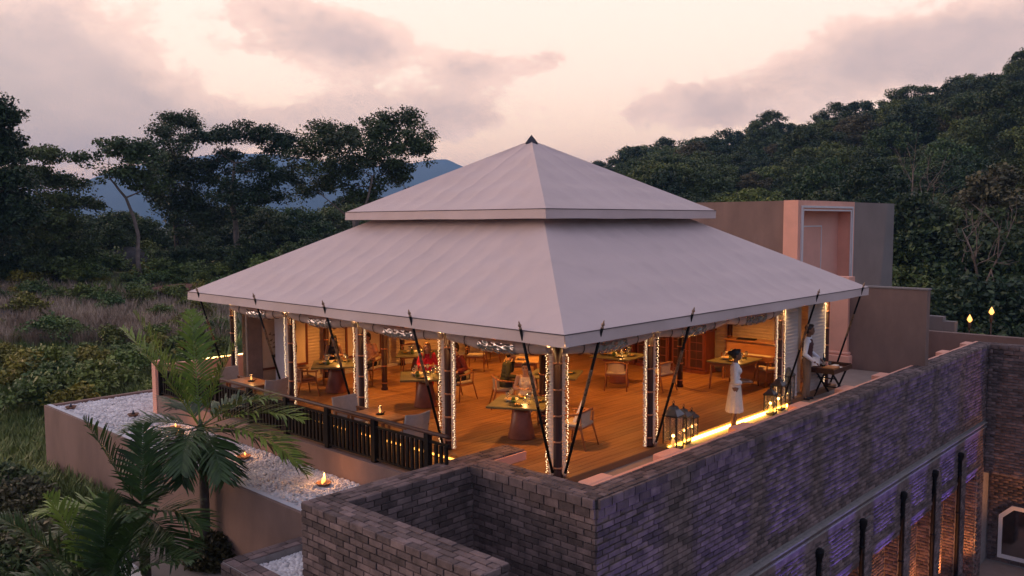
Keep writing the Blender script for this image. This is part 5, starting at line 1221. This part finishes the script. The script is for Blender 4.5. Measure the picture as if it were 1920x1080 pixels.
def ground_hit(px, py, lo=20, hi=400):                  # where a pixel's ray meets the ground
    d = ray(px, py); s = np.linspace(lo, hi, 1500); P = CAM + d[None] * s[:, None]; g = gz(P[:, 0], P[:, 1]); k = np.argmax(P[:, 2] < g); return P[k] if k else P[-1]
def base_at(px, D): p = at_d(px, 416, D); return np.array([p[0], p[1], float(gz(p[0], p[1])) - .1])
RV = RT / np.linalg.norm(RT[:2]); RV = np.array([RV[0], RV[1], 0]); DV = np.array([FW[0], FW[1], 0]) / np.hypot(FW[0], FW[1])
def hero(name, label, px, D, lobes_px, bark, leaf_, seed, ncl=70, nleaf=170, lsize=.26, clr=.75, trunk_px=None, r0=.28, stems=1):
    """crown masses given in photo pixels at the tree's own distance: (x, y, rx, ry) -> metres; depth radius from the width"""
    b0 = base_at(px, D); mpp = D / F_PX * 1.03; L = []; r = np.random.default_rng(seed)
    for (x, y, rx, ry) in lobes_px:
        p = at_d(x, y, D); rel = p - b0; dep = r.normal(0, rx * mpp * .5); q = rel + DV * dep; L.append((q[0], q[1], q[2], rx * mpp, rx * mpp, ry * mpp))
    H = max(l[2] + l[5] for l in L); tr_ = None
    if trunk_px: tr_ = [tuple(at_d(x, y, D) - b0) for x, y in trunk_px]; tr_[0] = (tr_[0][0], tr_[0][1], 0)
    return plant_tree(make_tree(seed, H, r0, L, ncl, nleaf, lsize, clr, tr_, stems=stems), name, label, tuple(b0), bark, leaf_)
hero('broadleaf_tree', 'tall spreading tree with several pale stems rising above the left roof slope', 668, 62, [(620, 262, 45, 34), (690, 250, 48, 30), (745, 232, 42, 30), (765, 285, 40, 36), (690, 310, 55, 30), (620, 330, 48, 30), (735, 340, 42, 30), (570, 300, 30, 30), (790, 280, 22, 40), (655, 285, 50, 40), (590, 360, 40, 30), (680, 375, 45, 26), (720, 285, 44, 40)], M['bark_pale'], M['lf_dark'], 11, 270, 130, .17, .85, [(668, 470), (665, 420), (690, 380), (700, 330)], .22, 3)
hero('broadleaf_tree', 'airy umbrella-crowned tree beside the big pale-stemmed tree', 455, 70, [(400, 262, 36, 20), (450, 248, 42, 18), (500, 262, 44, 20), (535, 285, 26, 22), (420, 300, 34, 20), (500, 320, 40, 26), (460, 380, 55, 40), (545, 350, 30, 30)], M['bark_pale'], M['lf_dark'], 12, 200, 120, .18, .8, [(450, 480), (440, 420), (436, 350), (440, 305)], .26)
hero('broadleaf_tree', 'narrow tall dark tree with a rounded top, left of the umbrella-crowned tree', 325, 72, [(325, 232, 32, 24), (345, 280, 40, 30), (310, 320, 40, 34), (360, 340, 46, 40), (320, 390, 50, 42), (365, 420, 50, 42)], M['bark'], M['lf_dark'], 13, 210, 140, .18, .9, None, .24)
hero('slender_tree', 'slender leaning pale-trunked tree with sparse leaves', 262, 64, [(205, 272, 22, 12), (245, 290, 30, 22), (280, 300, 28, 24), (180, 300, 20, 10), (225, 330, 26, 16), (270, 345, 30, 20)], M['bark_pale'], M['lf_mid'], 14, 90, 110, .19, .8, [(263, 470), (258, 415), (232, 365), (205, 335)], .15)
hero('layered_tree', 'layered spreading tree at the left with flat tiers of pale foliage', 95, 66, [(90, 298, 48, 12), (60, 330, 50, 13), (120, 345, 56, 14), (70, 378, 60, 16), (140, 385, 44, 16), (30, 410, 50, 26), (100, 420, 60, 26)], M['bark'], M['lf_mid'], 15, 180, 120, .18, .75, None, .24)
hero('broadleaf_tree', 'dark tree with drooping foliage cut off by the left picture edge', -18, 58, [(-10, 225, 34, 30), (-5, 300, 30, 26), (-30, 270, 40, 30), (5, 350, 34, 22), (-20, 420, 50, 50)], M['bark'], M['lf_dark'], 16, 150, 160, .20, .9, None, .24)
# dark understorey trees behind the meadow
US = [make_tree(60 + k, 7, .14, [(0, 0, 3.4, 2.6, 2.6, 2.0), (1.6, .4, 2.4, 1.8, 1.8, 1.5), (-1.5, .6, 2.6, 1.9, 1.9, 1.6), (.3, -1.2, 4.6, 1.7, 1.7, 1.3)], 70, 130, .22, .8) for k in range(3)]
r = np.random.default_rng(31); k = 0
for i in range(56):
    px = -40 + 780 * (i + r.random()) / 56; D = 64 + 34 * r.random(); b0 = base_at(px, D); s = (.40 + .40 * r.random()) * (1.25 if px > 380 else 1)
    plant_tree(US[i % 3], 'understorey_tree', 'dense dark understorey tree under the tall trees beyond the meadow', tuple(b0), M['bark'], (M['lf_dark'], M['lf_dark'], M['lf_mid'])[i % 3], r.random() * 6, s, 'understorey trees beyond the meadow')
# hillside wood
HT = []
for k, (lobes, leaf_) in enumerate(([[(0, 0, 8.5, 4, 4, 2.6), (2.5, 1, 7, 2.8, 2.8, 2.2), (-2.4, -1, 7.2, 3, 3, 2.2), (0, 2, 6, 3, 3, 2.4), (.5, -2, 6, 3, 3, 2.2)], 'lf_dark'], [[(0, 0, 10, 4.6, 4.6, 1.5), (3, 1, 8.6, 3, 3, 1.2), (-3, 0, 8.4, 3.2, 3.2, 1.3), (0, -2.5, 7, 3, 3, 1.4), (.5, 2, 6, 3, 3, 1.6)], 'lf_mid'],
                                   [[(0, 0, 7, 3.4, 3.4, 3.6), (1.8, .5, 4.8, 2.4, 2.4, 2.4), (-1.7, .8, 5, 2.4, 2.4, 2.6)], 'lf_mid'], [[(0, 0, 9, 3.2, 3.2, 2.2), (1.6, 1, 6.5, 3, 3, 2), (-2, -1, 6.5, 3, 3, 2), (0, 0, 4.5, 3, 3, 2.2)], 'lf_olive'],
                                   [[(0, 0, 6.5, 3.8, 3.8, 1.8), (2, 0, 5.5, 2.6, 2.6, 1.5), (-2, 1, 5.3, 2.6, 2.6, 1.6), (0, -2, 4.2, 3, 3, 1.8)], 'lf_light'], [[(0, 0, 9.5, 3.4, 3.4, 3.0), (2, 1, 6.8, 2.8, 2.8, 2.6), (-2, -1, 6.5, 3, 3, 2.6)], 'lf_dark'])):
    HT.append((make_tree(80 + k, 11, .24, lobes, 120, 130, .29, 1.0, None), M[leaf_]))
HL = ['dark round-crowned forest tree on the hillside', 'flat-topped green forest tree on the hillside', 'tall egg-shaped green forest tree on the hillside', 'olive-brown forest tree on the hillside', 'low pale green forest tree on the hillside', 'tall dark dense forest tree on the hillside']
r = np.random.default_rng(5); cnt = 0; used = []
for tries in range(6000):
    if cnt >= 285: break
    px = 1040 + 960 * r.random(); D = 62 + 165 * r.random() ** .8; p = at_d(px, 416, D)
    if p[0] < 33: continue
    if any((p[0] - q[0]) ** 2 + (p[1] - q[1]) ** 2 < (3.4 + D * .018) ** 2 for q in used): continue
    used.append(p); b0 = (p[0], p[1], float(gz(p[0], p[1])) - .4); k = int(r.choice(6, p=[.24, .17, .17, .12, .12, .18]))
    s = (.62 + .45 * r.random()) * np.interp(D, [60, 110, 230], [.62, .85, 1.15]); plant_tree(HT[k][0], 'forest_tree', HL[k], b0, M['bark'], HT[k][1], r.random() * 6.28, float(s), HL[k].replace(' tree', ' trees')); cnt += 1
# bushes massed behind the garden walls on the right
r = np.random.default_rng(9)
for i in range(34):
    px = 1690 + 330 * r.random(); D = 44 + 20 * r.random(); p = at_d(px, 416, D); z = float(gz(p[0], p[1])); s = .75 + .45 * r.random()
    plant_tree(US[i % 3], 'garden_tree', 'leafy dark green tree massed behind the garden walls and torches', (p[0], p[1], min(z, -3.5) if D < 50 else z - 1), M['bark'], (M['lf_dark'], M['lf_mid'])[i % 2], r.random() * 6, s * 1.15, 'leafy trees behind the garden walls')
for (px, py, D, H, lab) in ((1722, 430, 64, 13.5, 'bare pale-trunked tree standing behind the grey building block'), (1548, 230, 196, 12, 'leafless tree standing out on the ridge line'), (1870, 470, 56, 10.5, 'bare twiggy pale tree at the foot of the wooded hill'), (1815, 440, 60, 9.5, 'smaller bare twiggy tree beside the pale one at the hill foot'), (1905, 430, 62, 11, 'leafless spreading tree at the right edge of the wood')):
    p = at_d(px, py, D); z = float(gz(p[0], p[1])); t = thing('bare_tree', lab, 'tree', (p[0], p[1], z - .2)); link_mesh('branches', bare_tree(px, H, .16 if D < 100 else .22, .9), None, t)
# rust-coloured tree at the right edge
plant_tree((HT[3][0][0].copy(), HT[3][0][1].copy()), 'forest_tree', 'rust-brown thin-leaved tree at the right edge of the wood', tuple(base_at(1890, 60)), M['bark'], M['lf_dry'], 1, .9)

# ---- meadow: grass tufts, shrubs, boulders
def tufts(name, label, n, seed, area, h, mat, nb, wd, dens=None):
    r = np.random.default_rng(seed); P = []
    while len(P) < n:
        px, py = area[0] + (area[2] - area[0]) * r.random(), area[1] + (area[3] - area[1]) * r.random() ** .75
        q = ground_hit_fast(px, py)
        if q is None or (q[1] < 18 and r.random() < (.97 if h > .6 else .5)): continue
        if dens is not None and math.sin(q[0] * .21 + seed) + math.sin(q[1] * .17 + q[0] * .07) + r.normal(0, .5) < dens: continue
        P.append(q)
    P = np.repeat(np.array(P), nb, 0); m_ = len(P); hh = h * (.5 + .8 * r.random((m_, 1))); a = r.random(m_) * 2 * PI; rad = .28 * r.random(m_) ** .5
    b0 = P + np.c_[np.cos(a) * rad, np.sin(a) * rad, np.full(m_, -.05)]; ln = np.c_[np.cos(a), np.sin(a), np.zeros(m_)] * (hh * (.15 + .5 * r.random((m_, 1)))); t = np.c_[-np.sin(a), np.cos(a), np.zeros(m_)] * wd
    mid = b0 + ln * .35 + np.c_[np.zeros((m_, 2)), hh * .62]; tip = b0 + ln + np.c_[np.zeros((m_, 2)), hh]
    V = np.stack([b0 - t, b0 + t, mid + t * .8, mid - t * .8, tip], 1).reshape(-1, 3); o = 5 * np.arange(m_)[:, None]
    T = np.concatenate([o + np.array([0, 1, 2]), o + np.array([0, 2, 3]), o + np.array([3, 2, 4])])
    ob = link_mesh(name, np_mesh(name, V, T), mat, kind='stuff'); ob['label'] = label; ob['category'] = 'grass'; return ob
def ground_hit_fast(px, py):
    d = ray(px, py); s0, s1 = 8., 300.
    f = lambda s: (CAM + d * s)[2] - float(gz(*(CAM + d * s)[:2]))
    ss = np.geomspace(14, 260, 60); P = CAM + d[None] * ss[:, None]; g = P[:, 2] - gz(P[:, 0], P[:, 1]); k = np.argmax(g < 0)
    if k == 0: return None
    a, b_ = ss[k - 1], ss[k]
    for _ in range(12):
        m_ = (a + b_) / 2
        if f(m_) < 0: b_ = m_
        else: a = m_
    return CAM + d * b_
tufts('dry_grass', 'tall dry pinkish-brown grass on the meadow', 1700, 1, (-60, 488, 700, 650), .72, M['grass_dry'], 22, .016, .45)
tufts('green_grass', 'short green grass covering the meadow slope', 6500, 2, (-60, 490, 700, 1100), .42, M['grass_grn'], 18, .020)
SH = [make_tree(120 + k, 1.6, .03, [(0, 0, .8, .8, .8, .5), (.5, .2, .6, .6, .6, .45), (-.5, -.1, .6, .6, .6, .45)], 26, 60, .15, .38) for k in range(3)]
SHm = (M['lf_light'], M['lf_yel'], leafmat('leaf_fresh', (.085, .13, .03), (.18, .22, .05))); SHl = ('green leafy shrub on the meadow', 'yellow-green flowering shrub on the meadow', 'pale green shrub on the meadow')
r = np.random.default_rng(17)
for i in range(190):
    far = i % 2; px, py = (-30 + 620 * r.random(), 470 + 62 * r.random()) if far else (-30 + 470 * r.random(), 525 + 260 * r.random() ** 1.7)
    q = ground_hit_fast(px, py)
    if q is None: continue
    k = (0 if r.random() < .7 else 2) if far else int(r.choice(3, p=[.35, .40, .25])); plant_tree(SH[k], 'meadow_shrub', SHl[k], (q[0], q[1], q[2] - .15), M['bark'], SHm[k], r.random() * 6, float((1.2 if far else .82) * (.5 + .9 * r.random())), SHl[k].replace('shrub', 'shrubs'), 'shrub')
SD = [tuple(m_.copy() for m_ in make_tree(140 + k, 1.5, .03, [(0, 0, .7, .8, .8, .5), (.5, .3, .5, .6, .6, .4), (-.5, -.2, .5, .6, .6, .4)], 24, 60, .13, .36)) for k in range(2)]
for i in range(46):
    q = ground_hit_fast(-40 + 290 * r.random(), 800 + 300 * r.random())
    if q is None or q[0] > -4.6: continue
    plant_tree(SD[i % 2], 'scrub_bush', 'low dark scrub bush on the slope below the terrace wall', (q[0], q[1], q[2] - .15), M['bark'], M['lf_mid'] if i % 2 else M['lf_olive'], r.random() * 6, float(.45 + .5 * r.random()), 'scrub bushes below the terrace wall', 'shrub')
M['rock'] = pm('boulder', (.035, .032, .034), (.075, .068, .068), rough=.9, scale=2, bump=.6, bscale=7)
def boulder(px, py, s, label, seed):
    q = ground_hit_fast(px, py); r = np.random.default_rng(seed); mb = MB().ball((0, 0, 0), (s, s * .8, s * .62), 18, 12)
    f = r.normal(size=(6, 3)); mb.v = [tuple(np.array(v) * (1 + .10 * sum(math.sin(np.dot(k, v) * 1.7 / s) for k in f) / 2)) for v in mb.v]
    t = thing('boulder', label, 'rock', (q[0], q[1], q[2]), r.random() * 6); mb.build('rock', M['rock'], t, True)
boulder(245, 500, 2.6, 'large dark boulder under the trees beyond the meadow', 1); boulder(325, 497, 1.8, 'smaller dark boulder beside the large one under the trees', 2); boulder(268, 562, .95, 'square dark rock in the dry grass', 3); boulder(8, 600, .9, 'dark rock at the left edge of the meadow', 4); boulder(30, 520, 1.4, 'low dark rock among the shrubs', 5)
q = ground_hit_fast(365, 540); t = thing('soil_mound', 'low mound of bare reddish soil near the tent eave', 'mound', tuple(q)); MB().ball((0, 0, 0), (3.2, 1.8, .35), 20, 8).build('soil', pm('red_soil', (.20, .09, .06), rough=.95, scale=2, bump=.6), t, True)

# ---- palms
def frond(parent, base, d0, L, droop, n=30, wid=.055, llen=.55, mat=None, seed=0, vee=.45):
    """a pinnate frond: arched midrib, two rows of long folded leaflets"""
    r = np.random.default_rng(seed); base = np.array(base, float); d = np.array(d0, float); d /= np.linalg.norm(d); pts = [base]; dd = d.copy(); N_ = 26
    for i in range(N_): dd = dd + np.array([0, 0, -droop * (.3 + 1.4 * i / N_) / N_]); dd /= np.linalg.norm(dd); pts.append(pts[-1] + dd * L / N_)
    pts = np.array(pts); V = []; Q = []
    def quad(a, b_, c, e): o = len(V); V.extend([a, b_, c, e]); Q.append((o, o + 1, o + 2, o + 3))
    rad = np.linspace(.020, .004, N_ + 1)
    side0 = np.cross(d, [0, 0, 1.]); side0 = side0 / max(1e-6, np.linalg.norm(side0)) if np.linalg.norm(side0) > .05 else np.array([RT[0], RT[1], 0])
    for i in range(N_):
        t = pts[i + 1] - pts[i]; u = side0 * rad[i]; u2 = side0 * rad[i + 1]; w = np.cross(t / np.linalg.norm(t), side0)
        quad(pts[i] - u, pts[i] + u, pts[i + 1] + u2, pts[i + 1] - u2); quad(pts[i] - u, pts[i] + w * rad[i], pts[i + 1] + w * rad[i + 1], pts[i + 1] - u2); quad(pts[i] + u, pts[i] + w * rad[i], pts[i + 1] + w * rad[i + 1], pts[i + 1] + u2)
    for k in range(n):
        s = .16 + .84 * (k + .5) / n; x = s * N_; i = min(int(x), N_ - 1); f = x - i; p = pts[i] * (1 - f) + pts[i + 1] * f; t = pts[i + 1] - pts[i]; t /= np.linalg.norm(t); up = np.cross(side0, t); up /= np.linalg.norm(up)
        if up[2] < 0: up = -up
        ll = llen * (math.sin(PI * (.18 + .80 * s)) ** .6) * (.85 + .3 * r.random())
        for sg in (-1, 1):
            a = .55 + .25 * (1 - s) + r.normal(0, .08); o = side0 * sg * math.sin(a + .35) + t * math.cos(a) * 1.1 + up * (vee + r.normal(0, .12)); o /= np.linalg.norm(o); e = np.cross(o, up); e /= np.linalg.norm(e); q0 = p; fall = np.array([0, 0, -1.]) * (.18 + .32 * r.random())
            prof = ((0, .35), (.25, 1), (.6, .85), (.85, .5), (1, .06)); prev = None
            for (g, ww) in prof:
                c = q0 + o * ll * g + fall * ll * g * g * .8; h_ = e * wid * .5 * ww; cur = (c - h_, c + h_)
                if prev: quad(prev[0], prev[1], cur[1], cur[0])
                prev = cur
    return link_mesh('frond', np_mesh('frond', np.array(V), np.array(Q)), mat or M['palm'], parent)
def palm(label, base, ctop, fr, seed, r0=.09, trunk=True):
    """fr: (right, up, toward-camera, length, droop, lit) frond directions as seen in the photograph"""
    t = thing('palm_tree', label, 'palm', tuple(base)); h = np.array(ctop) - np.array(base)
    if trunk:
        pts = [h * s + np.array([.03 * math.sin(s * 3), 0, 0]) for s in np.linspace(0, .80, 26)]; MB().tube(pts, [r0 * (1.1 - .25 * i / 26) * (1 + .06 * (i % 2)) for i in range(26)], 10).build('trunk', M['bark'], t, True)
        MB().tube([h * s for s in (.78, .84, .92, 1.0, 1.05)], [r0 * .82, r0 * 1.05, r0 * .95, r0 * .6, r0 * .3], 10).build('crownshaft', pm('crownshaft', (.05, .075, .025), rough=.45, scale=3), t, True)
    for k, (a, b_, c, L, dr, lit) in enumerate(fr):
        d = RV * a + np.array([0, 0, 1.]) * b_ - DV * c; frond(t, h + np.array([0, 0, -.02]) + d / np.linalg.norm(d) * .05, d, L, dr, 32, .046, .66, M['palm_lit'] if lit else M['palm'], seed * 50 + k)
    return t
b1 = at_z(385, 1048, -2.12); c1 = at_x(378, 800, b1[0]); c1[1] = b1[1] + .02
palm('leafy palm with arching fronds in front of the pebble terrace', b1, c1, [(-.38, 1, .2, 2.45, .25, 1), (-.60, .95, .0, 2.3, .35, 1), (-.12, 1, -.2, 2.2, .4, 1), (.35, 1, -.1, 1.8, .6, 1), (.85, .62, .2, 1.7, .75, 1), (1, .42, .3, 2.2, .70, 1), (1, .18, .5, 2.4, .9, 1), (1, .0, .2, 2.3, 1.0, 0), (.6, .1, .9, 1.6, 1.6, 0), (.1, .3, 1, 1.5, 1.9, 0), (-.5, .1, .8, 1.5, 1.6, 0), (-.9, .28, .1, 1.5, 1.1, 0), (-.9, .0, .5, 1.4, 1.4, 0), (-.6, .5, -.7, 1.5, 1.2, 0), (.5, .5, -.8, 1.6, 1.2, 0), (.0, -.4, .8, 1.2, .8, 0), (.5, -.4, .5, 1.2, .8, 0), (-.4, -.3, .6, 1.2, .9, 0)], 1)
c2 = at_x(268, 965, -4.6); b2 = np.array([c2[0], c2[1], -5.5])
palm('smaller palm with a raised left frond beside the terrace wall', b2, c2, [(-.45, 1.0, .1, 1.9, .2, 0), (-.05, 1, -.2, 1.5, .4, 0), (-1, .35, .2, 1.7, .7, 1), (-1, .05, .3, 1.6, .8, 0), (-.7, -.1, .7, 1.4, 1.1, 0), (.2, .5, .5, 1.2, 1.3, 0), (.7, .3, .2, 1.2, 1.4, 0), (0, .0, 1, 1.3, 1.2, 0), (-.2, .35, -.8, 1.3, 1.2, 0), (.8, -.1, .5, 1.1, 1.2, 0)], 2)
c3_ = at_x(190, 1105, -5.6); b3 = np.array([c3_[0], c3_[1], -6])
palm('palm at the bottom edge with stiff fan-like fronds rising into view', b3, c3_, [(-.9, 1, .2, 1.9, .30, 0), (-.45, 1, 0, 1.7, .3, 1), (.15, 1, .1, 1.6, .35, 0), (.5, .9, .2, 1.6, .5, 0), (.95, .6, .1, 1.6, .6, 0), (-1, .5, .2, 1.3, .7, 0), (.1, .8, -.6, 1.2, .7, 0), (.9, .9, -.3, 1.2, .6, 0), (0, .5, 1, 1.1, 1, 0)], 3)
# brown-green feathery shrub at the palm's foot
q = at_z(408, 1052, -2.12); r = np.random.default_rng(77); n = 5200
d = r.normal(size=(n, 3)); d /= np.linalg.norm(d, axis=1, keepdims=True); d[:, 2] = np.abs(d[:, 2]); P = d * np.array([.62, .62, .55]) * r.random((n, 1)) ** .5 
V, Q = leaf_quads(P, .09, r); t = thing('feathery_shrub', 'brown-green feathery shrub at the foot of the palm', 'shrub', tuple(q)); mb = MB()
for k in range(16): a = k * 2.4; mb.tube([(0, 0, 0), (.15 * math.cos(a), .15 * math.sin(a), .2), (.42 * math.cos(a), .42 * math.sin(a), .38)], [.012, .008, .004], 4)
mb.build('stems', M['bark'], t); link_mesh('foliage', np_mesh('foliage', V, Q), leafmat('shrub_brown', (.035, .030, .010), (.085, .065, .02)), t)
# ================================================================ HAZE (far hills fade to blue)
HZ = True
if HZ:
    hm = bpy.data.materials.new('haze_air'); hm.use_nodes = True; N = NT(hm.node_tree); N.n.clear(); out = N.node('ShaderNodeOutputMaterial'); pv = N.node('ShaderNodeVolumePrincipled')
    pv.inputs['Color'].default_value = (.28, .56, 1.0, 1); pv.inputs['Density'].default_value = 3.3e-4; pv.inputs['Anisotropy'].default_value = 0
    N.link(pv.outputs[0], out.inputs['Volume'])
    zlo, zhi = -12.0, 420.0
    hz = MB().box(-9500, -9500, -60, 9500, 9500, 262).build('haze', hm); hz['kind'] = 'stuff'; hz['label'] = 'thin evening haze over the far hills'
